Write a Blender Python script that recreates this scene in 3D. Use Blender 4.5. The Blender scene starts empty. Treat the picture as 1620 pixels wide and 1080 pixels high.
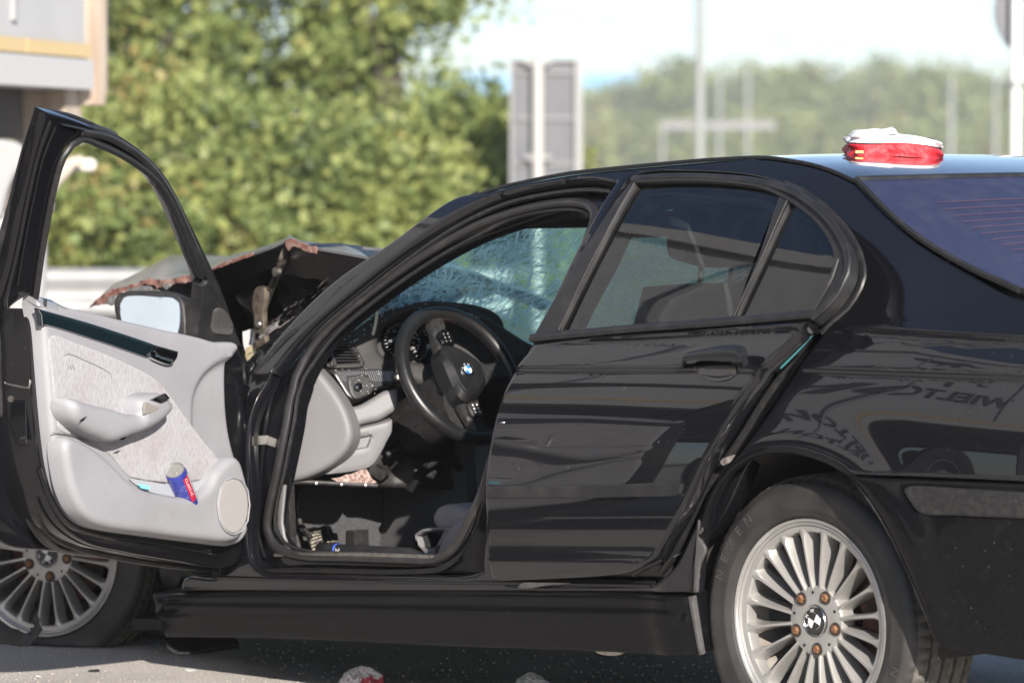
import bpy, bmesh, math, random
import numpy as np
from mathutils import Vector, Matrix
from mathutils.geometry import delaunay_2d_cdt
random.seed(7); rng=np.random.default_rng(7)
R=math.radians
sc=bpy.context.scene; COL=sc.collection
# ------------------------------------------------------------------ camera, sky, sun, exposure
FPX=6200.; CAMH=1.29; PITCH=math.atan(280/FPX)
cam=bpy.data.cameras.new('camera'); co=bpy.data.objects.new('camera',cam); COL.objects.link(co)
co.location=(0,0,CAMH); co.rotation_euler=(math.pi/2-PITCH,0,0)
cam.sensor_width=36; cam.lens=36*FPX/1620; cam.clip_start=.1; cam.clip_end=6000
cam.dof.use_dof=True; cam.dof.focus_distance=8.95; cam.dof.aperture_fstop=4.2
sc.camera=co
SUN_EL=R(24); TX,TY=-.27,1.0
w=bpy.data.worlds.new('World'); sc.world=w; w.use_nodes=True
nt=w.node_tree; sky=nt.nodes.new('ShaderNodeTexSky'); sky.sky_type='NISHITA'; sky.sun_disc=False
sky.sun_elevation=SUN_EL; sky.sun_rotation=math.pi+math.atan2(TX,TY); sky.dust_density=.4; sky.air_density=.65; sky.ozone_density=1.0
nt.nodes['Background'].inputs[1].default_value=.082; nt.links.new(sky.outputs[0],nt.nodes['Background'].inputs[0])
sl=bpy.data.lights.new('sun','SUN'); sl.energy=4.4; sl.angle=R(.53); sl.color=(1,.93,.84)
so=bpy.data.objects.new('sun',sl); COL.objects.link(so)
so.rotation_euler=Vector((TX*math.cos(SUN_EL),TY*math.cos(SUN_EL),-math.sin(SUN_EL))).to_track_quat('-Z','Y').to_euler()
sc.view_settings.view_transform='Standard'; sc.view_settings.look='None'; sc.view_settings.exposure=1.0; sc.view_settings.gamma=1
sc.cycles.max_bounces=8; sc.cycles.transparent_max_bounces=12; sc.cycles.volume_bounces=0
sc.cycles.caustics_reflective=False; sc.cycles.caustics_refractive=False
# ------------------------------------------------------------------ geometry of the view, used to measure points on real surfaces
_U=Vector((0,math.sin(PITCH),math.cos(PITCH))); _F=Vector((0,math.cos(PITCH),-math.sin(PITCH))); CAM=Vector((0,0,CAMH))
def ray(px,py): return Vector((1,0,0))*((px-810)/FPX)-_U*((py-540)/FPX)+_F
def at(px,py,Y):
    d=ray(px,py); return CAM+d*(Y/d.y)
def mk(cols,o):
    m=Matrix.Identity(4)
    for i,c in enumerate(cols):
        for j in range(3): m[j][i]=c[j]
    for j in range(3): m[j][3]=o[j]
    return m
c_,s_=.676,.737; TH=R(4.2)
fw=Vector((-c_*math.cos(TH),s_*math.cos(TH),-math.sin(TH))).normalized(); lf=Vector((-s_,-c_,0)).normalized(); up=fw.cross(lf)
HUBW=CAM+ray(1281,983)*8.356
MC=mk([fw,lf,up],HUBW-lf*.80-up*.316)
MCI=MC.inverted()
# ------------------------------------------------------------------ materials
def mat(name,col=(.5,.5,.5),rough=.5,metal=0,coat=0,spec=.5,noise=None,bump=None,alpha=None,trans=0,coatr=.03,emit=None,sheen=0,dirt=None,cior=1.5):
    m=bpy.data.materials.new(name); m.use_nodes=True; n=m.node_tree; b=n.nodes['Principled BSDF']; L=n.links.new
    b.inputs['Base Color'].default_value=(*col,1); b.inputs['Roughness'].default_value=rough; b.inputs['Metallic'].default_value=metal
    b.inputs['Coat Weight'].default_value=coat; b.inputs['Coat IOR'].default_value=cior; b.inputs['Coat Roughness'].default_value=coatr; b.inputs['Specular IOR Level'].default_value=spec
    b.inputs['Transmission Weight'].default_value=trans
    if alpha is not None: b.inputs['Alpha'].default_value=alpha
    if sheen: b.inputs['Sheen Weight'].default_value=sheen
    src=None
    def tex(scale,det=6,stretch=None):
        tc=n.nodes.new('ShaderNodeTexCoord'); t=n.nodes.new('ShaderNodeTexNoise'); t.inputs['Scale'].default_value=scale; t.inputs['Detail'].default_value=det
        if stretch:
            mp=n.nodes.new('ShaderNodeMapping'); mp.inputs['Scale'].default_value=stretch; L(tc.outputs['Object'],mp.inputs[0]); L(mp.outputs[0],t.inputs['Vector'])
        else: L(tc.outputs['Object'],t.inputs['Vector'])
        return t.outputs['Fac']
    if noise:
        sc_,col2,lo,hi=noise[:4]; f=tex(sc_,stretch=noise[4] if len(noise)>4 else None)
        mr=n.nodes.new('ShaderNodeMapRange'); mr.inputs[1].default_value=lo; mr.inputs[2].default_value=hi; L(f,mr.inputs[0])
        mx=n.nodes.new('ShaderNodeMix'); mx.data_type='RGBA'; mx.inputs[6].default_value=(*col,1); mx.inputs[7].default_value=(*col2,1)
        L(mr.outputs[0],mx.inputs[0]); L(mx.outputs[2],b.inputs['Base Color']); src=mx.outputs[2]
    if dirt:   # dusty film: (colour, noise scale, threshold lo, hi, max amount)
        dc,ds,lo,hi,amt=dirt; f=tex(ds,8)
        mr=n.nodes.new('ShaderNodeMapRange'); mr.inputs[1].default_value=lo; mr.inputs[2].default_value=hi; mr.inputs[4].default_value=amt; mr.inputs[3].default_value=amt*.03; L(f,mr.inputs[0])
        d=n.nodes.new('ShaderNodeBsdfDiffuse'); d.inputs[0].default_value=(*dc,1)
        ms=n.nodes.new('ShaderNodeMixShader'); L(mr.outputs[0],ms.inputs[0]); L(b.outputs[0],ms.inputs[1]); L(d.outputs[0],ms.inputs[2]); L(ms.outputs[0],n.nodes['Material Output'].inputs[0])
    if bump:
        bs,st,dist=bump[:3]; f=tex(bs,stretch=bump[3] if len(bump)>3 else None)
        bp=n.nodes.new('ShaderNodeBump'); bp.inputs['Strength'].default_value=st; bp.inputs['Distance'].default_value=dist; L(f,bp.inputs['Height']); L(bp.outputs[0],b.inputs['Normal'])
    if emit: b.inputs['Emission Color'].default_value=(*emit[0],1); b.inputs['Emission Strength'].default_value=emit[1]
    return m
M={}
M['paint']=mat('black_paint',(.004,.0043,.0065),.25,0,1,.08,cior=1.62,coatr=.012,dirt=((.16,.145,.13),330,.70,.82,.4))
M['paint2']=mat('dusty_black_paint',(.004,.004,.005),.3,0,.38,.04,coatr=.05,dirt=((.15,.13,.115),60,.55,.9,.07))
M['grime']=mat('grimy_black_metal',(.006,.006,.007),.42,0,.25,.3,coatr=.2,noise=(30,(.018,.015,.013),.45,.8),bump=(140,.25,.002),dirt=((.12,.10,.08),24,.60,.85,.3))
M['jamb']=mat('door_jamb_black',(.004,.004,.0055),.22,0,.8,.15,coatr=.06,dirt=((.2,.18,.16),60,.66,.85,.22))
M['rubber']=mat('black_rubber',(.016,.016,.017),.42,0,0,.5,noise=(60,(.035,.033,.032),.5,.8),bump=(300,.1,.001))
M['seal']=mat('rubber_door_seal',(.020,.019,.020),.33,0,.15,.5,noise=(25,(.040,.037,.036),.5,.8))
M['trimblk']=mat('matt_black_trim',(.016,.016,.018),.45,0,.1,.35,coatr=.3,noise=(20,(.035,.034,.034),.45,.75))
M['plblk']=mat('grained_black_plastic',(.011,.011,.012),.48,spec=.35,noise=(90,(.028,.027,.027),.4,.7),bump=(900,.25,.0008),dirt=((.35,.33,.32),160,.70,.8,.5))
M['dash']=mat('dash_foam_black',(.016,.015,.016),.6,spec=.35,bump=(1200,.3,.0006),noise=(30,(.034,.032,.031),.4,.7),dirt=((.5,.48,.46),220,.73,.8,.6))
M['glossblk']=mat('gloss_black',(.004,.004,.005),.08,0,1)
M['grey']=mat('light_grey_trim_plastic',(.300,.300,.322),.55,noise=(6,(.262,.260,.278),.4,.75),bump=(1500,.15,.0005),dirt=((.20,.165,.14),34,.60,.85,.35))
M['greyshade']=mat('shaded_grey_plastic',(.165,.162,.168),.55,noise=(6,(.14,.136,.14),.4,.75),bump=(1500,.15,.0005),dirt=((.20,.16,.14),14,.62,.85,.25))  # darker copy of the door grey, the weaker sun indoors painted in
M['fabric']=mat('pale_door_fabric',(.37,.362,.385),.9,noise=(300,(.285,.275,.285),.42,.60,(1,1,.22)),bump=(380,.7,.0015,(1,1,.25)),sheen=.3,dirt=((.25,.19,.165),11,.52,.80,.40))
M['carpet']=mat('grey_carpet',(.05,.05,.053),.95,noise=(200,(.09,.09,.094),.35,.7),bump=(700,.7,.002))
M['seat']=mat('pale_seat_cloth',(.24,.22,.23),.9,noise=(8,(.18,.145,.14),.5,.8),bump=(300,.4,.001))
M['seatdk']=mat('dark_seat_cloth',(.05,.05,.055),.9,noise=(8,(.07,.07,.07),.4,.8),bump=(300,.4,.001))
M['leather']=mat('black_leather',(.009,.009,.010),.34,noise=(40,(.017,.016,.016),.4,.75),bump=(500,.25,.0008))
M['chrome']=mat('chrome',(.75,.76,.78),.12,1)
M['steel']=mat('dull_steel',(.45,.44,.42),.4,1,noise=(60,(.30,.26,.22),.4,.7))
M['zinc']=mat('rusty_brown_bracket',(.12,.10,.078),.6,.3,noise=(40,(.05,.034,.025),.4,.65),bump=(120,.4,.002))
M['alloy']=mat('silver_alloy',(.46,.45,.435),.36,.55,.3,coatr=.15,noise=(16,(.38,.365,.35),.4,.75),dirt=((.30,.26,.22),26,.56,.85,.35))
M['alloyin']=mat('dusty_alloy_barrel',(.36,.335,.31),.6,.3,0,noise=(20,(.24,.20,.17),.4,.75))
M['disc']=mat('brake_disc_rust',(.10,.035,.028),.6,.4,noise=(40,(.02,.015,.013),.4,.6))
M['redcal']=mat('red_brake_part',(.35,.02,.015),.5)
M['bolt']=mat('rusty_bolt',(.17,.075,.035),.65,.4,noise=(150,(.28,.15,.08),.4,.6))
M['tyre']=mat('tyre_rubber',(.018,.018,.019),.55,noise=(10,(.040,.037,.035),.42,.72),bump=(220,.2,.001),dirt=((.15,.13,.115),7,.45,.8,.28))
M['tyretread']=mat('tyre_tread_sunlit',(.07,.066,.06),.8,noise=(50,(.13,.12,.108),.4,.7))  # tread colour lightened to look sunlit where the sun misses it
M['tyretxt']=mat('tyre_lettering',(.055,.052,.05),.8)
M['white']=mat('white_plastic',(.8,.8,.8),.4)
M['emwhite']=mat('emblem_white',(.8,.8,.82),.2,0,1)
M['emblue']=mat('emblem_blue',(.03,.22,.60),.2,0,1)
M['emblk']=mat('emblem_black',(.01,.01,.012),.2,0,1)
M['teal']=mat('dark_teal_strip',(.004,.009,.012),.22,.1,1,coatr=.06,noise=(160,(.007,.022,.028),.4,.7,(1,1,6)))
M['primer']=mat('torn_red_primer',(.17,.065,.05),.7,noise=(60,(.28,.19,.165),.4,.7),bump=(90,.6,.003))
M['foam']=mat('grey_torn_foam',(.10,.10,.10),.9,noise=(60,(.25,.25,.25),.4,.7))
M['mesh']=mat('tweeter_mesh',(.10,.10,.098),.7,noise=(700,(.02,.02,.02),.45,.55))
M['blade']=mat('bare_torn_metal',(.55,.53,.52),.45,.6,noise=(80,(.25,.18,.15),.4,.7))
M['scuff']=mat('scuffed_edge_grey',(.10,.098,.10),.55,.3,noise=(45,(.07,.05,.045),.5,.8),bump=(150,.4,.001))
M['carbon']=mat('ribbed_dark_trim',(.03,.03,.033),.3,.2,.3)
M['headl']=mat('headliner_dark',(.05,.05,.052),.9)
def glassmat(name,tint,rough=.0,ior=1.5,dust=0,sky_tint=None):
    m=bpy.data.materials.new(name); m.use_nodes=True; n=m.node_tree; L=n.links.new; n.nodes.remove(n.nodes['Principled BSDF'])
    tr=n.nodes.new('ShaderNodeBsdfTransparent'); tr.inputs[0].default_value=(*tint,1)
    gl=n.nodes.new('ShaderNodeBsdfGlossy'); gl.inputs['Roughness'].default_value=rough
    fr=n.nodes.new('ShaderNodeFresnel'); fr.inputs[0].default_value=ior
    mx=n.nodes.new('ShaderNodeMixShader'); L(fr.outputs[0],mx.inputs[0]); L(tr.outputs[0],mx.inputs[1]); L(gl.outputs[0],mx.inputs[2]); out=mx
    if dust:
        tc=n.nodes.new('ShaderNodeTexCoord'); t=n.nodes.new('ShaderNodeTexNoise'); t.inputs['Scale'].default_value=24; t.inputs['Detail'].default_value=9; L(tc.outputs['Object'],t.inputs[0])
        mr=n.nodes.new('ShaderNodeMapRange'); mr.inputs[1].default_value=.45; mr.inputs[2].default_value=.85; mr.inputs[3].default_value=dust*.25; mr.inputs[4].default_value=dust*2; L(t.outputs[0],mr.inputs[0])
        d=n.nodes.new('ShaderNodeBsdfDiffuse'); d.inputs[0].default_value=(.42,.40,.38,1)
        m2=n.nodes.new('ShaderNodeMixShader'); L(mr.outputs[0],m2.inputs[0]); L(mx.outputs[0],m2.inputs[1]); L(d.outputs[0],m2.inputs[2]); out=m2
    if sky_tint:
        d=n.nodes.new('ShaderNodeBsdfDiffuse'); d.inputs[0].default_value=(*sky_tint[0],1); m3=n.nodes.new('ShaderNodeMixShader'); m3.inputs[0].default_value=sky_tint[1]; L(out.outputs[0],m3.inputs[1]); L(d.outputs[0],m3.inputs[2]); out=m3
    L(out.outputs[0],n.nodes['Material Output'].inputs[0]); return m
M['tint']=glassmat('tinted_side_glass',(.30,.36,.35),ior=1.85,dust=.012)
M['glass']=glassmat('clear_glass',(.72,.80,.78),ior=1.5,dust=.03)
M['rglass']=glassmat('rear_window_glass',(.14,.12,.22),ior=2.6,dust=.03,sky_tint=((.075,.085,.20),.26))  # diffuse blue-violet mixed in for the sky reflection, besides the tint
def crackmat():
    m=bpy.data.materials.new('shattered_laminated_glass'); m.use_nodes=True; n=m.node_tree; L=n.links.new; n.nodes.remove(n.nodes['Principled BSDF'])
    N=n.nodes.new; tc=N('ShaderNodeTexCoord')
    dn=N('ShaderNodeTexNoise'); dn.inputs['Scale'].default_value=7; dn.inputs['Detail'].default_value=4; L(tc.outputs['UV'],dn.inputs[0])
    add=N('ShaderNodeMixRGB'); add.blend_type='ADD'; add.inputs[0].default_value=.10; L(tc.outputs['UV'],add.inputs[1]); L(dn.outputs['Color'],add.inputs[2])
    masks=[]; cells=[]
    for rot,scl,scale,wd in ((-1.05,(1,4.5,1),10,.05),(-.8,(1,5.5,1),18,.08),(-1.3,(1,3.5,1),30,.12),(.15,(1,3,1),14,.04)):
        mp=N('ShaderNodeMapping'); mp.inputs['Rotation'].default_value=(0,0,rot); mp.inputs['Scale'].default_value=scl; L(add.outputs[0],mp.inputs[0])
        v=N('ShaderNodeTexVoronoi'); v.feature='DISTANCE_TO_EDGE'; v.inputs['Scale'].default_value=scale; L(mp.outputs[0],v.inputs[0])
        mr=N('ShaderNodeMapRange'); mr.inputs[1].default_value=0; mr.inputs[2].default_value=wd; mr.inputs[3].default_value=1; mr.inputs[4].default_value=0; L(v.outputs[0],mr.inputs[0]); masks.append(mr.outputs[0])
        v2=N('ShaderNodeTexVoronoi'); v2.inputs['Scale'].default_value=scale; L(mp.outputs[0],v2.inputs[0]); cells.append(v2.outputs['Color'])
    def mx(a,b,op='MAXIMUM'):
        q=N('ShaderNodeMath'); q.operation=op
        for i,x in enumerate((a,b)):
            if isinstance(x,(int,float)): q.inputs[i].default_value=x
            else: L(x,q.inputs[i])
        return q.outputs[0]
    dens=N('ShaderNodeTexNoise'); dens.inputs['Scale'].default_value=5; dens.inputs['Detail'].default_value=6; L(tc.outputs['UV'],dens.inputs[0])
    dr=N('ShaderNodeMapRange'); dr.inputs[1].default_value=.35; dr.inputs[2].default_value=.62; dr.inputs[3].default_value=.45; dr.inputs[4].default_value=1; L(dens.outputs[0],dr.inputs[0])
    c1=mx(mx(masks[0],masks[1]),mx(masks[2],masks[3])); crack=mx(c1,dr.outputs[0],'MULTIPLY')
    # every splinter is tilted a little: normals from the cell colours
    mixc=N('ShaderNodeMixRGB'); mixc.inputs[0].default_value=.5; L(cells[0],mixc.inputs[1]); L(cells[1],mixc.inputs[2])
    geo=N('ShaderNodeNewGeometry'); sub=N('ShaderNodeVectorMath'); sub.operation='SUBTRACT'; L(mixc.outputs[0],sub.inputs[0]); sub.inputs[1].default_value=(.5,.5,.5)
    scv=N('ShaderNodeVectorMath'); scv.operation='SCALE'; scv.inputs['Scale'].default_value=1.1; L(sub.outputs[0],scv.inputs[0])
    ad=N('ShaderNodeVectorMath'); ad.operation='ADD'; L(geo.outputs['Normal'],ad.inputs[0]); L(scv.outputs[0],ad.inputs[1]); nm=N('ShaderNodeVectorMath'); nm.operation='NORMALIZE'; L(ad.outputs[0],nm.inputs[0])
    tr=N('ShaderNodeBsdfTransparent'); tr.inputs[0].default_value=(.60,.92,.88,1)
    gl=N('ShaderNodeBsdfGlossy'); gl.inputs['Roughness'].default_value=.05; gl.inputs[0].default_value=(.65,1,.98,1); L(nm.outputs[0],gl.inputs['Normal'])
    a=N('ShaderNodeMixShader'); a.inputs[0].default_value=.05; L(tr.outputs[0],a.inputs[1]); L(gl.outputs[0],a.inputs[2])
    tl=N('ShaderNodeBsdfTranslucent'); tl.inputs[0].default_value=(.60,.98,.94,1); L(nm.outputs[0],tl.inputs['Normal'])
    df=N('ShaderNodeBsdfDiffuse'); df.inputs[0].default_value=(.60,.97,.93,1)
    t2=N('ShaderNodeMixShader'); t2.inputs[0].default_value=.12; L(tl.outputs[0],t2.inputs[1]); L(df.outputs[0],t2.inputs[2])
    # the craze whitens the pane a little everywhere, strongly along cracks; chips reach part of the splinters
    cw=N('ShaderNodeSeparateColor'); L(cells[2],cw.inputs[0])
    chip=N('ShaderNodeMapRange'); chip.inputs[1].default_value=.55; chip.inputs[2].default_value=.95; chip.inputs[3].default_value=.10; chip.inputs[4].default_value=.7; L(cw.outputs[0],chip.inputs[0])
    fac=mx(mx(crack,.97,'MULTIPLY'),chip.outputs[0]); 
    o=N('ShaderNodeMixShader'); L(fac,o.inputs[0]); L(a.outputs[0],o.inputs[1]); L(t2.outputs[0],o.inputs[2]); L(o.outputs[0],n.nodes['Material Output'].inputs[0]); return m
M['crack']=crackmat()
_m=bpy.data.materials.new('white_glass_edge'); _m.use_nodes=True; _n=_m.node_tree; _n.nodes.remove(_n.nodes['Principled BSDF'])
_a=_n.nodes.new('ShaderNodeBsdfTranslucent'); _a.inputs[0].default_value=(.95,1,1,1); _b=_n.nodes.new('ShaderNodeBsdfDiffuse'); _b.inputs[0].default_value=(.9,.97,.97,1); _c=_n.nodes.new('ShaderNodeMixShader'); _c.inputs[0].default_value=.12
_n.links.new(_a.outputs[0],_c.inputs[1]); _n.links.new(_b.outputs[0],_c.inputs[2]); _n.links.new(_c.outputs[0],_n.nodes['Material Output'].inputs[0]); M['splint']=_m
# ------------------------------------------------------------------ object helpers
def put(name,mesh,parent=None,mats=(),smooth=True,angle=35,label=None,**k):
    o=bpy.data.objects.new(name,mesh); COL.objects.link(o)
    if parent is not None: o.parent=parent
    for m in (mats if isinstance(mats,(list,tuple)) else [mats]): mesh.materials.append(m)
    if smooth and len(mesh.polygons):
        mesh.polygons.foreach_set('use_smooth',[True]*len(mesh.polygons)); mesh.set_sharp_from_angle(angle=R(angle))
    if label: o['label']=label
    for a,b in k.items(): o[a]=b
    return o
def empty(name,m=None,parent=None,**k):
    o=bpy.data.objects.new(name,None); COL.objects.link(o); o.empty_display_size=.2
    if m is not None: o.matrix_local=m
    if parent: o.parent=parent
    for a,b in k.items(): o[a]=b
    return o
def pyd(name,vs,fs,parent=None,mats=(),**k):
    me=bpy.data.meshes.new(name); me.from_pydata([tuple(v) for v in vs],[],fs); me.validate(); me.update(); return put(name,me,parent,mats,**k)
class G:            # gathers shapes that make one part
    def __init__(s): s.v=[];s.f=[];s.mi=[];s.cm=0
    def add(s,vs,fs):
        b=len(s.v); s.v+=[Vector(v) for v in vs]; s.f+=[tuple(b+i for i in f) for f in fs]; s.mi+=[s.cm]*len(fs); return s
    def box(s,c,d,rot=None,tp=1):
        vs=[]
        for z in (-1,1):
            k=tp if z>0 else 1
            for x,y in ((-1,-1),(1,-1),(1,1),(-1,1)): vs.append(Vector((x*d[0]/2*k,y*d[1]/2*k,z*d[2]/2)))
        if rot is not None: vs=[rot@v for v in vs]
        return s.add([v+Vector(c) for v in vs],[(3,2,1,0),(4,5,6,7),(0,1,5,4),(1,2,6,5),(2,3,7,6),(3,0,4,7)])
    def tube(s,pts,r,seg=8,caps=True,closed=False,flat=1,nrm=None):
        pts=[Vector(p) for p in pts]; n=len(pts); rs=r if isinstance(r,(list,tuple)) else [r]*n
        ref=None; vs=[]
        for i,p in enumerate(pts):
            a=pts[i-1] if (i>0 or closed) else p; b=pts[(i+1)%n] if (i<n-1 or closed) else p
            t=(b-a).normalized()
            if nrm is not None: x=(nrm[i]-t*nrm[i].dot(t)).normalized()
            else:
                if ref is None: ref=Vector((0,0,1)) if abs(t.z)<.9 else Vector((1,0,0))
                x=(ref-t*ref.dot(t)).normalized(); ref=x
            y=t.cross(x)
            for k in range(seg):
                an=2*math.pi*k/seg; vs.append(p+(x*math.cos(an)*flat+y*math.sin(an))*rs[i])
        fs=[]
        for i in range(n if closed else n-1):
            j=(i+1)%n
            for k in range(seg): fs.append((i*seg+k,i*seg+(k+1)%seg,j*seg+(k+1)%seg,j*seg+k))
        if caps and not closed: fs+=[tuple(range(seg))[::-1],tuple((n-1)*seg+k for k in range(seg))]
        return s.add(vs,fs)
    def lathe(s,prof,seg=48,M4=None,fn=None,closed=False):
        vs=[];fs=[];n=len(prof)
        for k in range(seg):
            an=2*math.pi*k/seg
            for j,(r,z) in enumerate(prof):
                if fn: r,z=fn(r,z,an,j)
                vs.append(Vector((r*math.cos(an),r*math.sin(an),z)))
        for k in range(seg):
            k2=(k+1)%seg
            for j in range(n if closed else n-1):
                j2=(j+1)%n; fs.append((k*n+j,k2*n+j,k2*n+j2,k*n+j2))
        if M4 is not None: vs=[M4@v for v in vs]
        return s.add(vs,fs)
    def ext(s,poly,z0,z1,M4=None,bev=0):      # extrude a 2-D polygon
        n=len(poly); P=[Vector((x,y,0)) for x,y in poly]
        lay=[(P,z0)]
        if bev:
            c=sum(P,Vector())/n; Q=[c+(p-c)*(1-bev/max((p-c).length,1e-6)) for p in P]; lay=[(P,z0),(P,z1-bev if z1>z0 else z1+bev),(Q,z1)]
        else: lay.append((P,z1))
        vs=[];fs=[]
        for pp,z in lay: vs+=[Vector((p.x,p.y,z)) for p in pp]
        for l in range(len(lay)-1):
            for i in range(n): j=(i+1)%n; fs.append((l*n+i,l*n+j,(l+1)*n+j,(l+1)*n+i))
        fs+=[tuple(range(n))[::-1],tuple((len(lay)-1)*n+i for i in range(n))]
        if M4 is not None: vs=[M4@v for v in vs]
        return s.add(vs,fs)
    def grid(s,f,nu,nv,flip=False):
        vs=[Vector(f(i/nu,j/nv)) for j in range(nv+1) for i in range(nu+1)]
        fs=[]
        for j in range(nv):
            for i in range(nu):
                a=j*(nu+1)+i; q=(a,a+1,a+nu+2,a+nu+1); fs.append(q[::-1] if flip else q)
        return s.add(vs,fs)
    def build(s,name,parent=None,mats=(),norm=True,**k):
        me=bpy.data.meshes.new(name); me.from_pydata([tuple(v) for v in s.v],[],s.f)
        ml=mats if isinstance(mats,(list,tuple)) else [mats]
        if len(ml)>1: me.polygons.foreach_set('material_index',s.mi)
        me.update()
        if norm:
            bm=bmesh.new(); bm.from_mesh(me); bmesh.ops.recalc_face_normals(bm,faces=bm.faces); bm.to_mesh(me); bm.free()
        return put(name,me,parent,ml,**k)
# ------------------------------------------------------------------ surfaces that panels are cut from
class Surf:
    def __init__(s,Mw,g,uv,pos,off=0): s.M=Mw; s.I=Mw.inverted(); s.g=g; s.uvf=uv; s.posf=pos; s.off=off
    def w(s,off):
        q=Surf(s.M,s.g,s.uvf,s.posf,off)
        for a in ('nd','axes'):
            if hasattr(s,a): setattr(q,a,getattr(s,a))
        return q
    def raw(s,px,py):
        o=s.I@CAM; d=s.I.to_3x3()@ray(px,py); t=5.5; dt=.06; prev=None
        G0=lambda t: s.g(o+d*t)-s.off
        while t<16:
            v=G0(t)
            if prev is not None and prev*v<=0:
                a,b=t-dt,t
                for _ in range(26):
                    m=(a+b)/2
                    if G0(a)*G0(m)<=0: b=m
                    else: a=m
                return o+d*a
            prev=v; t+=dt
        raise ValueError('no hit %s %s'%(px,py))
    def hit(s,px,py): return s.uvf(s.raw(px,py))
    def n(s,u,v):
        e=.002; a=s.posf(u+e,v)-s.posf(u-e,v); b=s.posf(u,v+e)-s.posf(u,v-e); n=a.cross(b).normalized()
        return n if s.dirn(n) else -n
    def dirn(s,n): return n.dot(s.I.to_3x3()@(CAM-s.M.translation))>0 if not hasattr(s,'nd') else n.dot(s.nd)>0
    def pos(s,u,v): return s.posf(u,v)+s.n(u,v)*s.off if s.off else s.posf(u,v)
    def p(s,px,py,lift=0):
        u,v=s.hit(px,py); q=s.pos(u,v)
        return q+s.n(u,v)*lift if lift else q
def planeS(Mw,p0,n,u=None,off=0):
    p0=Vector(p0); n=Vector(n).normalized(); u=Vector(u or (n.y,-n.x,0)); u=(u-n*u.dot(n)).normalized(); v=n.cross(u)
    S=Surf(Mw,lambda p:(p-p0).dot(n),lambda p:((p-p0).dot(u),(p-p0).dot(v)),lambda a,b:p0+u*a+v*b,off); S.nd=n; S.axes=(p0,n,u,v); return S
def crv(pts,step=.012,closed=True):
    """Catmull-Rom through 2-D/3-D points; a point whose last entry is 'c' is a corner."""
    P=[];C=[]
    for p in pts:
        if p[-1]=='c': P.append(Vector(p[:-1]));C.append(True)
        else: P.append(Vector(p));C.append(False)
    n=len(P); out=[]
    for i in range(n if closed else n-1):
        a,b=P[i],P[(i+1)%n]
        L=(b-a).length
        pa=P[i-1] if (closed or i>0) and not C[i] else a-(b-a)
        pb=P[(i+2)%n] if (closed or i+2<n) and not C[(i+1)%n] else b+(b-a)
        k=max(1,int(L/step))
        def tang(p0,p1,p2):
            d0=max((p1-p0).length,1e-6)**.5; d1=max((p2-p1).length,1e-6)**.5
            return (p1-p0)/d0-(p2-p0)/(d0+d1)+(p2-p1)/d1
        dl=max(L,1e-6)**.5
        m1=tang(pa,a,b)*dl; m2=tang(a,b,pb)*dl
        for j in range(k):
            t=j/k; t2=t*t;t3=t2*t
            out.append(a*(2*t3-3*t2+1)+m1*(t3-2*t2+t)+b*(-2*t3+3*t2)+m2*(t3-t2))
    if not closed: out.append(P[-1])
    return out
def uvl(S,pts,px,step):
    if px:
        q=[]
        for p in pts:
            u=S.hit(p[0],p[1]); q.append((u[0],u[1],'c') if len(p)>2 else u)
    else: q=pts
    return crv(q,step)
def inpoly(P,x,y):
    r=np.zeros(len(x),bool); n=len(P); j=n-1
    for i in range(n):
        xi,yi=P[i]; xj,yj=P[j]
        c=((yi>y)!=(yj>y)); 
        if yi!=yj: r^=c&(x<(xj-xi)*(y-yi)/(yj-yi)+xi)
        j=i
    return r
def sdist(loops,x,y):
    d=np.full(len(x),1e9)
    for P in loops:
        A=np.array(P); B=np.roll(A,-1,0)
        for i in range(len(A)):
            ax,ay=A[i]; bx,by=B[i]; dx,dy=bx-ax,by-ay; l=dx*dx+dy*dy+1e-12
            t=np.clip(((x-ax)*dx+(y-ay)*dy)/l,0,1); d=np.minimum(d,np.hypot(x-ax-t*dx,y-ay-t*dy))
    return d
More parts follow.
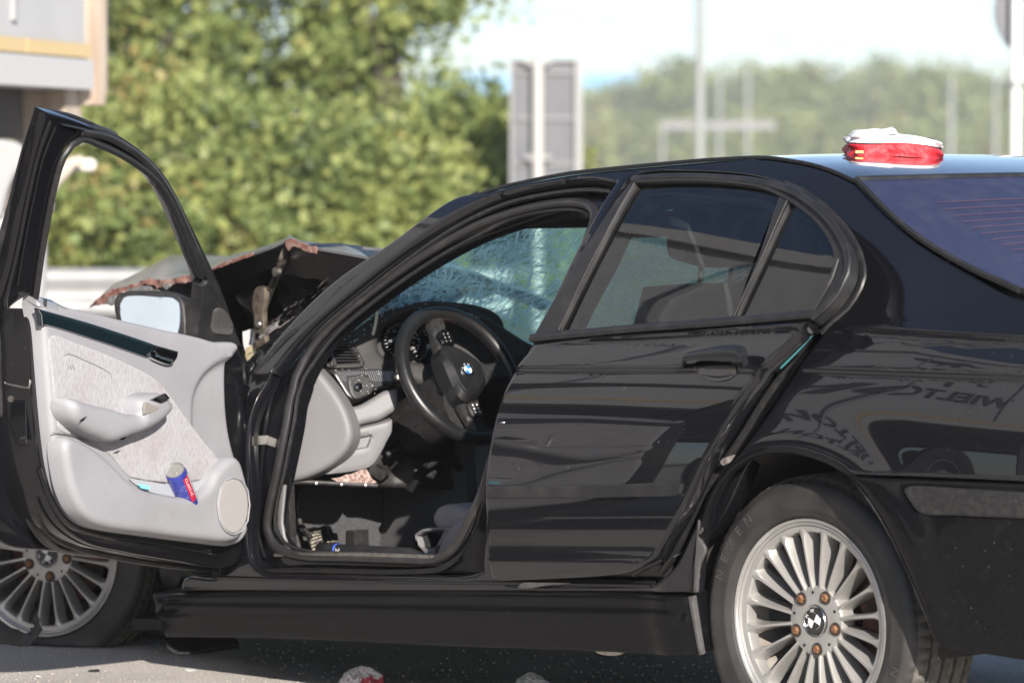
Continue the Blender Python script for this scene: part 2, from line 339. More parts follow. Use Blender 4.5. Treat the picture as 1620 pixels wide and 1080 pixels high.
def panel(name,mats,parent,S,outline,holes=(),thick=.012,r=.003,sp=.02,px=True,step=.01,back=False,feat=None,uvmap=False,jag=0,rows=None,**k):
    loops=[uvl(S,outline,px,step)]+[uvl(S,h,px,step) for h in holes]
    loops=[[(q[0],q[1]) for q in l] for l in loops]
    if jag:
        loops=[[(x+rng.normal()*jag,y+rng.normal()*jag) for x,y in l] for l in loops]
    A=np.array(loops[0]); lo,hi=A.min(0),A.max(0)
    xs=np.arange(lo[0],hi[0],sp); ys=np.arange(lo[1],hi[1],sp)
    gx,gy=np.meshgrid(xs,ys); gx[1::2]+=sp/2; gx=gx.ravel(); gy=gy.ravel()
    m=inpoly(loops[0],gx,gy)
    for h in loops[1:]: m&=~inpoly(h,gx,gy)
    gx,gy=gx[m],gy[m]
    if rows:
        for fn,x0,x1 in rows:
            near=np.array([x0<=a<=x1 and abs(b-fn(a))<.014 for a,b in zip(gx,gy)]); gx,gy=gx[~near],gy[~near]
        ex=[];ey=[]
        for fn,x0,x1 in rows:
            for k_ in (-.012,-.007,-.0038,-.0015,.0006,.003,.006,.011):
                for a in np.arange(max(x0,lo[0]),min(x1,hi[0]),.018): ex.append(a); ey.append(fn(a)+k_)
        ex=np.array(ex);ey=np.array(ey); m=inpoly(loops[0],ex,ey)
        for h in loops[1:]: m&=~inpoly(h,ex,ey)
        gx=np.concatenate([gx,ex[m]]); gy=np.concatenate([gy,ey[m]])
    d=sdist(loops,gx,gy); m=d>max(.45*sp if not rows else .25*sp,r*(1.7 if r>.008 else 2.6)); pts=list(zip(gx[m],gy[m]))
    if r>0:
        for fr in ((.12,.35,.65,1.,1.5) if r>.008 else (.3,1.,2.2)):
            q=[]
            for l in loops:
                n=len(l)
                for i in range(n):
                    a,b=Vector(l[i-1]),Vector(l[(i+1)%n]); t=(b-a)
                    if t.length<1e-7: continue
                    t.normalize(); 
                    for sg in (1,-1):
                        c=Vector(l[i])+Vector((-t.y,t.x))*sg*r*fr; q.append((c.x,c.y))
            q=np.array(q); m=inpoly(loops[0],q[:,0],q[:,1])
            for h in loops[1:]: m&=~inpoly(h,q[:,0],q[:,1])
            q=q[m]
            if len(q):
                m=sdist(loops,q[:,0],q[:,1])>r*fr*.9; pts+=[tuple(z) for z in q[m]]
    V=[];E=[]
    for l in loops:
        b=len(V); V+=l; E+=[(b+i,b+(i+1)%len(l)) for i in range(len(l))]
    nb=len(V); V=V+pts
    rv,re,rf,ov,oe,of=delaunay_2d_cdt([Vector(v) for v in V],E,[],0,1e-6)
    mp={}
    for i,o in enumerate(ov):
        for a in o: mp[a]=i
    rv=np.array([(v[0],v[1]) for v in rv]); T=np.array([f for f in rf if len(f)==3]); cen=rv[T].mean(1)
    m=inpoly(loops[0],cen[:,0],cen[:,1])
    for h in loops[1:]: m&=~inpoly(h,cen[:,0],cen[:,1])
    T=T[m]; d=sdist(loops,rv[:,0],rv[:,1])
    nr=[];ps=[]
    for (u,v),di in zip(rv,d):
        n=S.n(u,v); p=S.posf(u,v)+n*S.off
        if r>0 and di<r: p=p-n*(r-math.sqrt(max(0,r*r-(r-di)**2)))
        if feat: p=p+n*feat(u,v,di)
        ps.append(p); nr.append(n)
    # orient
    F=[]
    for a,b,c in T:
        nn=(ps[b]-ps[a]).cross(ps[c]-ps[a]); F.append((a,b,c) if nn.dot(nr[a])>0 else (a,c,b))
    bl=[[mp[i] for i in rngi] for rngi in _ranges(loops)]
    vs=list(ps); nv=len(vs)
    if thick>0:
        if back:
            vs+=[p-n*thick for p,n in zip(ps,nr)]; F+=[(nv+c,nv+b,nv+a) for a,b,c in F[:]]
            bi={}
            for l in bl:
                for i in l: bi[i]=nv+i
        else:
            bi={}
            for l in bl:
                for i in l:
                    if i not in bi: bi[i]=len(vs); vs.append(ps[i]-nr[i]*thick)
        ed={}
        for f in F[:len(T)]:
            for i in range(3): ed[(f[i],f[(i+1)%3])]=1
        for l in bl:
            for i in range(len(l)):
                a,b=l[i],l[(i+1)%len(l)]
                if a==b: continue
                if (a,b) in ed: F.append((b,a,bi[a],bi[b]))
                elif (b,a) in ed: F.append((a,b,bi[b],bi[a]))
    me=bpy.data.meshes.new(name); me.from_pydata([tuple(v) for v in vs],[],F)
    if uvmap:
        ul=me.uv_layers.new(name='UVMap'); li=np.zeros(len(me.loops),int); me.loops.foreach_get('vertex_index',li)
        full=np.vstack([rv,rv,rv])[:max(len(vs),1)] if len(vs)<=3*nv else rv
        if len(full)<len(vs): full=np.vstack([full,np.zeros((len(vs)-len(full),2))])
        ul.data.foreach_set('uv',full[li].ravel())
    me.update()
    return put(name,me,parent,mats,angle=40,**k)
def _ranges(loops):
    b=0
    for l in loops: yield range(b,b+len(l)); b+=len(l)
def path(S,pts,lift=0,step=.02,closed=False):
    q=crv([S.hit(p[0],p[1])+(('c',) if len(p)>2 else ()) for p in pts],step,closed)
    P=[];N=[]
    for u,v in q:
        n=S.n(u,v); P.append(S.pos(u,v)+n*lift); N.append(n)
    return P,N
def strip(name,mats,parent,S,pts,r,lift=0,flat=1,step=.02,closed=False,seg=8,**k):
    P,N=path(S,pts,lift,step,closed); g=G(); g.tube(P,r,seg,flat=flat,nrm=N,closed=closed); return g.build(name,parent,mats,**k)
def txt(s,size,Mx,name,parent,m,ext=.0006,spc=1,bold=0):
    cu=bpy.data.curves.new(name,'FONT'); cu.body=s; cu.size=size; cu.extrude=ext; cu.align_x='CENTER'; cu.align_y='CENTER'; cu.space_character=spc; cu.resolution_u=2; cu.offset=bold
    o=bpy.data.objects.new(name,cu); COL.objects.link(o)
    me=bpy.data.meshes.new_from_object(o.evaluated_get(bpy.context.evaluated_depsgraph_get())); bpy.data.objects.remove(o); bpy.data.curves.remove(cu)
    me.transform(Mx); me.name=name; return put(name,me,parent,m,smooth=False)
def frame(p,n,upv):
    n=Vector(n).normalized(); y=Vector(upv); y=(y-n*y.dot(n)).normalized(); x=y.cross(n); return mk([x,y,n],p)
def lerp(x,T):
    for (a,b),(c,d) in zip(T,T[1:]):
        if x<=c:
            t=max(0,(x-a)/(c-a)); return b+(d-b)*t
    return T[-1][1]
def pchip(T):
    x=[t[0] for t in T];y=[t[1] for t in T];n=len(x); d=[(y[i+1]-y[i])/(x[i+1]-x[i]) for i in range(n-1)]; m=[d[0]]+[0 if d[i-1]*d[i]<=0 else 2*d[i-1]*d[i]/(d[i-1]+d[i]) for i in range(1,n-1)]+[d[-1]]
    def f(q):
        if q<=x[0]: return y[0]+m[0]*(q-x[0])
        if q>=x[-1]: return y[-1]+m[-1]*(q-x[-1])
        i=0
        while q>x[i+1]: i+=1
        h=x[i+1]-x[i]; t=(q-x[i])/h
        return y[i]*(1+2*t)*(1-t)**2+m[i]*h*t*(1-t)**2+y[i+1]*t*t*(3-2*t)+m[i+1]*h*t*t*(t-1)
    return f
# ================================================================== THE WRECKED CAR
car=empty('wrecked_car',MC,label='black crashed sedan with its driver door open and its windscreen shattered',category='car')
YT=pchip([(.10,.79),(.2,.828),(.30,.850),(.42,.864),(.55,.870),(.68,.866),(.80,.848),(.885,.820),(.95,.785),(1.05,.742),(1.15,.692),(1.25,.634),(1.335,.566)])
_raw=YT; _lut=[]
for _i in range(0,141):
    _z=.05+_i*.01; _w=[math.exp(-(k*.01/.032)**2/2) for k in range(-9,10)]; _lut.append(sum(a*_raw(_z+k*.01) for a,k in zip(_w,range(-9,10)))/sum(_w))
def YT(z):
    q=(z-.05)/.01; i=max(1,min(137,int(q))); t=q-i; p0,p1,p2,p3=_lut[i-1:i+3]
    return p1+.5*t*(p2-p0+t*(2*p0-5*p1+4*p2-p3+t*(3*(p1-p2)+p3-p0)))
def zcr(x): return lerp(x,[(-.75,.806),(-.66,.813),(.1,.86),(.95,.886),(2,.90)])
def zsh(x): return lerp(x,[(-.75,.885),(-.64,.901),(-.1,.948),(.2,.958)])
def Ys(x,z,arch=True,rear=True):
    y=YT(z)
    if x>1.9: y-=.05*((x-1.9)/.9)**2
    if x<-.35: y-=.05*((-.35-x)/.45)**2
    if arch:
        r=math.hypot(x+.02,z-.316); y+=.014*math.exp(-((r-.385)/.045)**2)
        d=zcr(x)-z; y-=.007/(1+math.exp(-d/.0022))*math.exp(-max(0,d)/.06)
        if x<.12: 
            k=min(1,(.12-x)/.15); y+=k*.010*math.exp(-((z-zsh(x))/.012)**2)
    return y
def Yd(x,z):
    d=zcr(x)-z; y=YT(z)-.007/(1+math.exp(-d/.0022))*math.exp(-max(0,d)/.06)
    y+=.010*math.exp(-((z-.952)/.010)**2)                       # shoulder edge under the window strip
    # dents and the pressed lower line
    y+=.005*math.exp(-((z-.445)/.020)**2)
    y-=.0014*math.exp(-((x-.60)/.22)**2-((z-.70)/.07)**2)+.0006*math.exp(-((x-.82)/.10)**2-((z-.66)/.05)**2)
    return y
side=Surf(MC,lambda p:p.y-Ys(p.x,p.z),lambda p:(p.x,p.z),lambda x,z:Vector((x,Ys(x,z),z))); side.nd=Vector((0,1,0))
plain=Surf(MC,lambda p:p.y-Ys(p.x,p.z,False),lambda p:(p.x,p.z),lambda x,z:Vector((x,Ys(x,z,False),z))); plain.nd=Vector((0,1,0))
H=side.hit
def UV(S,L):
    o=[]
    for p in L:
        if isinstance(p[0],str): o.append(tuple(p[1:]))
        else: o.append(S.hit(p[0],p[1])+(('c',) if len(p)>2 else ()))
    return o
apil=[(398,592),(430,546),(520,452),(620,382),(720,313)]
gut=[('u',1.2,1.311),('u',1.1,1.324),('u',.98,1.332),('u',.877,1.336),('u',.55,1.334),('u',.317,1.327),('u',.16,1.305),('u',.06,1.282),('u',-.046,1.248,'c')]
body=UV(side,apil+gut+[(1450,382),(1540,436),(1592,463),('u',-.64,.968),('u',-.75,.955,'c'),('u',-.75,.602,'c'),(1610,761),(1500,756),(1345,750,'c'),(1322,733),(1290,720),(1250,711),(1208,713),(1175,727),(1148,752),(1127,787),(1112,832),(1103,880),(1098,937,'c'),(800,937),(600,937),(285,934,'c'),(292,914),(345,912),(380,878),(384,760),(386,640,'c')])
H1=UV(side,[(398,655),(392,760),(390,850),(398,890),(425,908),(520,911),(640,912),(735,911),(765,903,'c'),(772,780),(790,650),(850,530),(905,410),(975,288,'c'),(930,282),(860,289),(790,305),(720,337),(650,385),(560,456),(480,528),(430,588)])
H2p=[(456,665),(442,740),(429,800),(426,838),(440,866),(475,880),(560,884),(640,887),(695,886),(722,866),(742,828),(765,780),(800,665),(850,555),(900,455),(932,372),(947,328),(941,311),(920,304),(880,306),(820,319),(755,344),(690,381),(630,421),(570,467),(522,510),(489,552),(468,605)]
H3=UV(side,[(1003,276),(1100,271),(1190,278),(1244,294),(1300,330),(1345,376),(1366,415),(1368,450),(1345,487),(1308,520),(1264,580),(1225,640),(1176,708),(1132,768),(1096,840),(1068,895),(1037,924,'c'),(960,926),(860,926),(800,924,'c'),(800,800),(812,650),(868,500),(925,400),(990,286,'c')])
bs=panel('body_side_panel',M['paint'],car,side,body,[H1,H3],thick=.03,r=.005,sp=.012,px=False,rows=[(zcr,-.75,.15),(zsh,-.75,.0)])
jamb=side.w(-.05)
H4=[(1010,300),(1150,300),(1225,320),(1290,360),(1325,410),(1320,450),(1270,510),(1215,590),(1150,690),(1090,780),(1050,860),(1010,895),(900,900),(840,895),(835,800),(850,650),(900,500),(950,400)]
panel('door_jamb',M['jamb'],car,side.w(-.048),UV(side,[(392,650),(388,760),(386,850),(392,900),(425,916),(520,916),(640,916),(735,917),(790,928),(1040,928),(1075,895),(1180,712),(1270,583),(1312,525),(1375,450),(1372,412),(1350,372),(1305,325),(1248,288),(1190,272),(1100,266),(1003,270),(930,276),(860,283),(790,299),(720,331),(650,379),(560,450),(478,522),(424,584)]),[UV(side.w(-.048),H2p),UV(side.w(-.048),H4)],thick=.05,r=.004,sp=.03,px=False)
js=side.w(-.046)
strip('door_seal',M['seal'],car,js,H2p,.0125,lift=.006,flat=.8,closed=True,seg=10)
strip('door_seal_lip',M['rubber'],car,js,[(x+ (8 if x<800 else -8),y+(-7 if y>600 else 7)) for x,y in H2p],.005,lift=-.004,closed=True,seg=6)
# pressed ridges and rain channel of the front opening
strip('rain_channel',M['rubber'],car,side.w(-.03),[(415,620),(450,568),(500,520),(575,457),(660,391),(725,347),(795,313),(862,296),(930,288),(968,290)],.006,seg=6)
strip('jamb_ridge',M['jamb'],car,js,[(412,590),(404,640),(398,700),(394,760),(393,830),(400,880),(428,900)],.008,lift=.002,seg=8)
strip('jamb_ridge',M['jamb'],car,js,[(436,590),(424,650),(415,720),(410,790),(409,850),(420,884)],.006,lift=.001,seg=8)
strip('sill_plate',M['steel'],car,js,[(440,878),(560,877),(690,881)],.005,lift=.012,flat=.5)
strip('sill_step',M['grime'],car,side.w(-.02),[(400,905),(470,903),(560,905),(640,906),(700,900),(722,885)],.007,lift=.0,flat=.7)
panel('sill_tread',M['grime'],car,side.w(-.012),[(352,916),(450,909),(600,911),(770,915),(1030,920,'c'),(1030,936,'c'),(700,936),(340,934,'c')],thick=.01,r=.003,sp=.03)
strip('sill_edge',M['jamb'],car,side,[(346,913),(450,916),(600,919),(790,921),(1030,926)],.005,lift=.002,flat=.6)
# black garnish that follows the rear door opening
strip('opening_garnish',M['trimblk'],car,side.w(.0),[(1240,292),(1275,308),(1312,337),(1343,372),(1362,410),(1366,440),(1352,472),(1328,500),(1300,524)],.010,lift=.002,flat=.6)
strip('body_edge_seal',M['rubber'],car,side.w(-.03),[(1010,281),(1110,276),(1190,283),(1240,300),(1290,333),(1330,375),(1348,415),(1345,448),(1318,487),(1280,527),(1235,590),(1180,675),(1120,765),(1080,850),(1045,905)],.009,seg=8)
strip('roof_gutter_line',M['rubber'],car,side,[(1005,250),(1005.1,250.1)],.0001) if 0 else None
# hinges, striker, plug on the B-pillar
def hingeP(px,py,nm='door_hinge'):
    p=js.p(px,py,.01); g=G(); g.box(p,(.07,.035,.022)); g.tube([p+Vector((.012,.012,-.022)),p+Vector((.012,.012,.022))],.009,10); g.tube([p+Vector((-.01,.02,0)),p+Vector((.06,.03,.0))],.006,6); return g.build(nm,car,M['steel'],angle=30)
hingeP(407,692)
pl=side.w(-.035)
panel('pillar_plug',M['plblk'],car,pl,[(745,840,'c'),(764,845,'c'),(766,880,'c'),(748,872,'c')],thick=.006,r=.002)
panel('pillar_foot',M['paint2'],car,side.w(-.03),[(700,905,'c'),(722,885),(745,845),(760,800),(768,760,'c'),(775,790),(778,912,'c')],thick=.02,r=.004)
for a in ((1168,643),(1192,615)):
    p=js.p(*a,.03); g=G(); g.tube([p,p+Vector((0,.02,0))],.008,10); 
    if a[0]==1168: g.tube([p+Vector((0,.018,0)),p+Vector((.02,.02,.0)),p+Vector((.02,.02,.015)),p+Vector((0,.018,.015))],.003,6)
    g.build('door_striker',car,M['steel'])
# roof
ygT=pchip([(-.30,.69),(-.046,.633),(.06,.606),(.16,.586),(.317,.567),(.55,.566),(.877,.564),(1.1,.568),(1.2,.574),(1.33,.58)]); zgT=pchip([(-.3,1.17),(-.046,1.248),(.06,1.282),(.16,1.305),(.317,1.327),(.55,1.334),(.877,1.336),(1.1,1.324),(1.2,1.311),(1.33,1.287)])
zcT=pchip([(-.3,1.20),(-.14,1.252),(0,1.287),(.16,1.317),(.317,1.338),(.55,1.354),(.877,1.357),(1.1,1.345),(1.3,1.322),(1.45,1.29)])
def roofz(x,y):
    yg=ygT(x); q=min(1,abs(y)/yg); return zgT(x)+(zcT(x)-zgT(x))*(1-q**2.3)
def roofp(u,v):
    s=2*v-1; b=1-s*s; x0=-.046-.085*b; x1=1.245+.10*b; x=x0+(x1-x0)*u; y=s*ygT(x); return Vector((x,y,roofz(x,y)+.0015))
G().grid(roofp,70,60).build('roof',car,M['paint'],angle=60)
g=G(); g.tube([roofp(i/40,1)+Vector((0,.002,.002)) for i in range(41)],.0045,6); g.build('roof_gutter_strip',car,M['rubber'])
g=G(); g.tube([roofp(i/40,0)+Vector((0,-.002,.002)) for i in range(41)],.0045,6); g.build('roof_gutter_strip',car,M['rubber'])
g=G(); g.grid(lambda u,v:roofp(.02+.96*u,.03+.94*v)-Vector((0,0,.03)),20,20); g.build('headlining',car,M['headl'])
# rear window
rwx=pchip([(0,-.60),(.3,-.44),(.6,-.262),(1,-.046)]); rwz=pchip([(0,.985),(.3,1.043),(.6,1.122),(1,1.248)])
def rwin(u,v,off=0):   # u 0..1 left to right, v 0 bottom .. 1 top
    s=1-2*u; b=max(0,1-s*s); z0=rwz(v); x=rwx(v)-.085*b; y=s*(YT(z0)-.004); z=z0+(.002+.040*(1-v))*b**.9+.004
    return Vector((x,y,z))
def rwn(u,v):
    e=.01; a=rwin(u+e,v)-rwin(u-e,v); b=rwin(u,v+e)-rwin(u,v-e); n=a.cross(b).normalized(); return n if n.z>0 else -n
G().grid(lambda u,v:rwin(u,v)+rwn(u,v)*.003,48,24).build('rear_window',car,M['rglass'],angle=60)
fr=G()   # dark printed border under the glass
def ringgrid(u0,u1,v0,v1,nu,nv): fr.grid(lambda a,b:rwin(u0+(u1-u0)*a,v0+(v1-v0)*b)-rwn(u0+(u1-u0)*a,v0+(v1-v0)*b)*.002,nu,nv)
ringgrid(0,.085,0,1,6,16); ringgrid(.915,1,0,1,6,16); ringgrid(.085,.915,.87,1,30,3); ringgrid(.085,.915,0,.10,30,3)
fr.build('window_border',car,mat('grey_window_print',(.10,.12,.135),.6))
g=G()
for j in range(13):
    v=.16+j*.053; g.tube([rwin(.10+.8*i/24,v)-rwn(.1+.8*i/24,v)*-.007 for i in range(25)],.0008,4,caps=False)
g.build('heating_wires',car,mat('heating_wire_red',(.10,.05,.085),.5))
edge=[rwin(0,1-i/24) for i in range(25)]
g=G(); g.tube([p+Vector((0,.004,.004)) for p in edge],.0075,6); g.tube([rwin(i/40,1)+Vector((.004,0,.004)) for i in range(41)],.0075,6); g.tube([rwin(1,1-i/24)+Vector((0,-.004,.004)) for i in range(25)],.0075,6); g.tube([rwin(i/40,0)+Vector((-.004,0,.002)) for i in range(41)],.006,6); g.build('window_seal',car,M['trimblk'])
# boot deck, tail and rear bumper
def deck(u,v):
    a=rwin(u,0); s=1-2*u; y1=s*.70; b=Vector((-.985+.06*s*s,y1,.955+.012*(1-s*s))); p=a.lerp(b,v); p.z+=.012*math.sin(math.pi*v)-.02*(abs(s)**8)*v; return p
G().grid(deck,30,14).build('boot_lid',car,M['paint'],angle=60)
def tailpath(s):   # 0..1 round the back from the left flank to the right one
    a=(s-.5)*2; sg=-1 if a>0 else 1; a=abs(a)
    if a>.75: t=(a-.75)/.25; return Vector((-.75-.10*(1-t)-.0,sg*(.812+.012*t),0)),a
    t=a/.75; y=.812*math.sin(t*math.pi/2)**.8 if t<1 else .812; x=-.85-.17*(1-t**4); return Vector((x,sg*y,0)),a
def tail(z0,z1,bul):
    def f(u,v):
        p,a=tailpath(u); z=z0+(z1-z0)*v; k=bul*math.sin(math.pi*v); q=Vector((p.x-k*(1 if a<.8 else 0),p.y+(k if a>.8 else 0)*(1 if p.y>0 else -1)*.2,z))
        if z>.7: q.y*=1-(z-.7)*.25; q.x+=(z-.7)*.18*(1 if a<.78 else .2)
        return q
    return f
G().grid(tail(.60,.955,.01),60,12).build('tail_panel',car,M['paint'],angle=50)
G().grid(tail(.245,.598,.03),60,12).build('rear_bumper',car,M['paint'],angle=50)
for sg in (1,-1):
    g=G(); g.grid(lambda u,v:tail(.66,.83,.01)(.135+.14*u if sg>0 else .725+.14*u,v)+Vector((-.004,sg*.006,0)),12,4); g.build('tail_light',car,mat('red_lamp',(.4,.01,.01),.1,0,1))
bum=UV(side,[(1347,753,'c'),(1480,759),('u',-.66,.604),('u',-.752,.597,'c'),('u',-.752,.245,'c'),('u',-.66,.245),(1540,1031),(1512,1031),(1494,1022),(1481,1000),(1462,955),(1438,900),(1408,838),(1376,786)])
panel('bumper_side',M['paint2'],car,side.w(.004),bum,thick=.03,r=.006,sp=.02,px=False,feat=lambda u,v,d:(-.012 if v<.345 and 0 else 0)+(.004/(1+math.exp((v-.352)/.002))))
panel('bumper_rub_strip',M['plblk'],car,side.w(.012),UV(side,[(1434,773),(1442,769),(1540,773),('u',-.66,.587),('u',-.75,.58,'c'),('u',-.75,.53,'c'),('u',-.66,.534),(1520,815),(1462,812),(1448,800)]),thick=.014,r=.005,px=False)
# far side of the car (seen only through the glass)
msd=Surf(MC,None,None,lambda x,z:Vector((x,-Ys(x,z,False),z))); msd.nd=Vector((0,-1,0))
arcB=[(.35*math.cos(t),.316+.36*math.sin(t)) for t in [math.pi-i*math.pi/12 for i in range(13)]]
mb=[(1.84,.909),(1.65,1.117),(1.468,1.215),(1.3,1.312),(1.1,1.333),(.877,1.336),(.55,1.334),(.317,1.327),(.06,1.282),(-.046,1.248,'c'),(-.275,1.112),(-.56,.993),(-.75,.955,'c'),(-.75,.602,'c'),(-.36,.6,'c'),(-.36,.4,'c')]+[(x,z) for x,z in arcB[1:-1]]+[(.36,.25,'c'),(2.2,.25,'c'),(2.25,.7),(2.1,.88)]
panel('far_side_panel',M['paint'],car,msd,mb,[[(1.70,.965,'c'),(1.50,1.13),(1.28,1.265),(1.06,1.295),(.93,1.29,'c'),(.86,.965,'c')],[(.80,.965,'c'),(.85,1.285,'c'),(.5,1.29),(.2,1.25),(.0,1.12),(-.03,1.0),(.02,.965,'c')]],thick=.03,r=.004,sp=.05,px=False,step=.03)
panel('far_side_window',M['tint'],car,msd.w(-.012),[(1.72,.955,'c'),(1.50,1.14),(1.28,1.28),(.92,1.30,'c'),(.85,.955,'c')],thick=0,r=0,sp=.05,px=False,step=.03)
panel('far_side_window',M['tint'],car,msd.w(-.012),[(.81,.955,'c'),(.86,1.30,'c'),(.5,1.30),(.18,1.26),(-.02,1.12),(-.04,.955,'c')],thick=0,r=0,sp=.05,px=False,step=.03)
# windscreen, laminated and shattered, sagging inwards
def wscr(u,v):
    s=1-2*u; b=1-s*s; L=Vector((1.835-.60*v,.795-.23*v,.905+.402*v+.035*math.sin(math.pi*v))); x=L.x+(.20-.09*v)*b-.03*math.sin(math.pi*v)*b
    q=Vector((x,s*L.y,L.z+(.03*v+.012)*b))
    q+=Vector((.7,0,.7))*(.012*math.sin(u*23+math.sin(v*9)*2)*math.sin(v*14+u*5)*min(1,v*6)*min(1,(1-v)*6)-.02*b*math.sin(math.pi*v))
    return q
g=G(); g.grid(wscr,150,90); wo=g.build('shattered_windscreen',car,M['crack'],angle=180)
ul=wo.data.uv_layers.new(name='UVMap'); nl=len(wo.data.loops); li=np.zeros(nl,int); wo.data.loops.foreach_get('vertex_index',li)
uu=np.stack([(li%151)/150*1.5,(li//151)/90*.75],1); ul.data.foreach_set('uv',uu.ravel())
g=G(); g.tube([wscr(0,i/20)+Vector((.004,.006,.004)) for i in range(21)],.009,6); g.tube([wscr(1,i/20)+Vector((.004,-.006,.004)) for i in range(21)],.009,6); g.tube([wscr(i/30,1)+Vector((-.01,0,.0)) for i in range(31)],.012,6); g.build('windscreen_seal',car,M['rubber'])
# silvery splinters proud of the pane
g=G(); rs=random.Random(21); cen=[wscr(u_,v_) for u_,v_ in ((.15,.15),)]
def wn(u,v):
    e=.01; return (wscr(u+e,v)-wscr(u-e,v)).cross(wscr(u,v+e)-wscr(u,v-e)).normalized()
fans=[(.10,-.05),(.62,-.35),(.95,.35)]
for i in range(3000):
    u=rs.uniform(.03,.985); v=rs.uniform(.06,.97); fx,fy=fans[rs.choice((0,0,1,1,1,2))]; an=math.atan2(v-fy,(u-fx)*2)+rs.gauss(0,.16); L=rs.choice((.02,.035,.05,.08,.13))*rs.uniform(.6,1.3)
    du,dv=L*math.cos(an)/1.5,L*math.sin(an)/.75; u2,v2=min(.995,max(.01,u+du)),min(.985,max(.02,v+dv)); mu,mv=(u+u2)/2+rs.gauss(0,.004),(v+v2)/2+rs.gauss(0,.006)
    a,m_,b=wscr(u,v),wscr(mu,mv),wscr(u2,v2); n_=wn(u,v); n_=n_ if n_.x<0 else -n_; o=n_*.004; w_=(b-a).cross(n_).normalized()*rs.choice((.0010,.0016,.0022,.0036)); t_=n_*rs.uniform(-.0012,.0012)
    g.add([a+o,m_+o+w_+t_,b+o,m_+o-w_-t_],[(0,1,2,3)])
g.build('glass_splinters',car,M['splint'],kind='stuff',smooth=False,norm=False)
# sun visor and mirror
g=G(); g.box((1.235,.30,1.272),(.16,.40,.022),Matrix.Rotation(R(24),3,'Y')); b_=g.build('sun_visor',car,M['headl'])
g=G(); g.box((1.235,-.32,1.272),(.16,.40,.022),Matrix.Rotation(R(24),3,'Y')); g.build('sun_visor',car,M['headl'])
g=G(); g.box((1.29,-.02,1.235),(.04,.24,.065),Matrix.Rotation(R(-12),3,'Z')); g.tube([(1.3,0,1.25),(1.33,0,1.31)],.01,8); g.build('inside_mirror',car,M['plblk'])
# ------------------------------------------------------------------ rear door, ajar
hx,hy=.945,.845
MRD=Matrix.Translation((hx,hy,0))@Matrix.Rotation(R(-4.6),4,'Z')@Matrix.Translation((-hx,-hy,0))
MR=MC@MRD
rds=Surf(MR,lambda p:p.y-Yd(p.x,p.z),lambda p:(p.x,p.z),lambda x,z:Vector((x,Yd(x,z),z))); rds.nd=Vector((0,1,0))
rdu=Surf(MR,lambda p:p.y-YT(p.z),lambda p:(p.x,p.z),lambda x,z:Vector((x,YT(z),z))); rdu.nd=Vector((0,1,0))
low=[(846,543,'c'),(1000,529),(1150,517),(1279,506,'c'),(1240,548),(1190,602),(1150,665),(1110,738),(1082,800),(1052,856),(1030,886),(1002,904),(960,911),(880,916),(777,920,'c'),(771,850),(767,770),(775,700),(795,625),(816,580)]
rd=panel('rear_door',M['paint'],car,rds,low,thick=.035,r=.006,sp=.012,rows=[(zcr,0,1),(lambda x:.943,0,1)]); rd.matrix_local=MRD
def RD(o): o.matrix_local=Matrix.Identity(4); return o
win=[(1001,284,'c'),(1060,280),(1150,283),(1220,293),(1262,309),(1300,338),(1326,370),(1340,404),(1339,434),(1326,462),(1304,488),(1283,505,'c'),(1150,516),(1000,527),(838,540,'c'),(908,420)]
g1=[(1006,290,'c'),(1080,287),(1160,291),(1212,300),(1233,308,'c'),(1222,340),(1194,420),(1157,500,'c'),(1000,514),(884,523,'c'),(943,405)]
g2=[(1249,321,'c'),(1290,350),(1315,382),(1322,408),(1312,440),(1281,492,'c'),(1164,502,'c'),(1203,418)]
panel('window_frame',M['trimblk'],rd,rdu.w(.002),win,[g1,g2],thick=.03,r=.003,sp=.02)
panel('window_pane',M['tint'],rd,rdu.w(-.008),[(1000,288,'c'),(1080,284),(1160,288),(1238,304,'c'),(1160,504,'c'),(1000,518),(878,526,'c'),(940,402)],thick=0,r=0,sp=.03)
panel('quarter_pane',M['tint'],rd,rdu.w(-.008),[(1246,314,'c'),(1292,346),(1320,382),(1327,408),(1317,440),(1283,497,'c'),(1158,506,'c'),(1200,418)],thick=0,r=0,sp=.03)
strip('frame_bead',M['plblk'],rd,rdu.w(.004),[(1004,290),(968,352),(925,435),(883,523)],.0024)
strip('frame_bead',M['plblk'],rd,rdu.w(.004),[(1246,316),(1203,412),(1160,502)],.0024)
strip('glass_seal',M['rubber'],rd,rdu.w(.003),[(1006,289),(1080,286),(1160,290),(1212,299),(1262,325),(1300,358),(1320,392),(1325,412),(1316,440),(1286,492)],.005)
strip('door_frame_trim',M['trimblk'],rd,rdu.w(.006),[(1000,285),(1060,281),(1150,284),(1220,294),(1262,310),(1300,339),(1326,371),(1340,405),(1339,434),(1326,462),(1304,488),(1284,504)],.009,flat=.5)
strip('window_sill_strip',M['trimblk'],rd,rdu.w(.008),[(839,537),(1000,522),(1150,511),(1284,499)],.010,flat=.5,seg=10)
panel('rub_strip',M['trimblk'],rd,rds.w(.010),[(768,769,'c'),(900,767),(1000,765),(1068,762),(1076,765),(1073,781),(1066,784),(1000,786),(900,788),(768,789,'c')],thick=.011,r=.004)
hb=panel('handle_bowl',M['glossblk'],rd,rds.w(.0015),[(1098,572),(1108,556),(1130,550),(1156,552),(1167,562),(1168,585),(1158,598),(1135,604),(1112,598),(1100,586)],thick=.001,r=.001,feat=lambda u,v,d:-min(.012,d*.5) if 0 else 0)
hp,hn=path(rds,[(1080,579),(1100,573),(1130,569),(1160,567),(1184,568),(1193,574)],.03,.006); nn=len(hp)
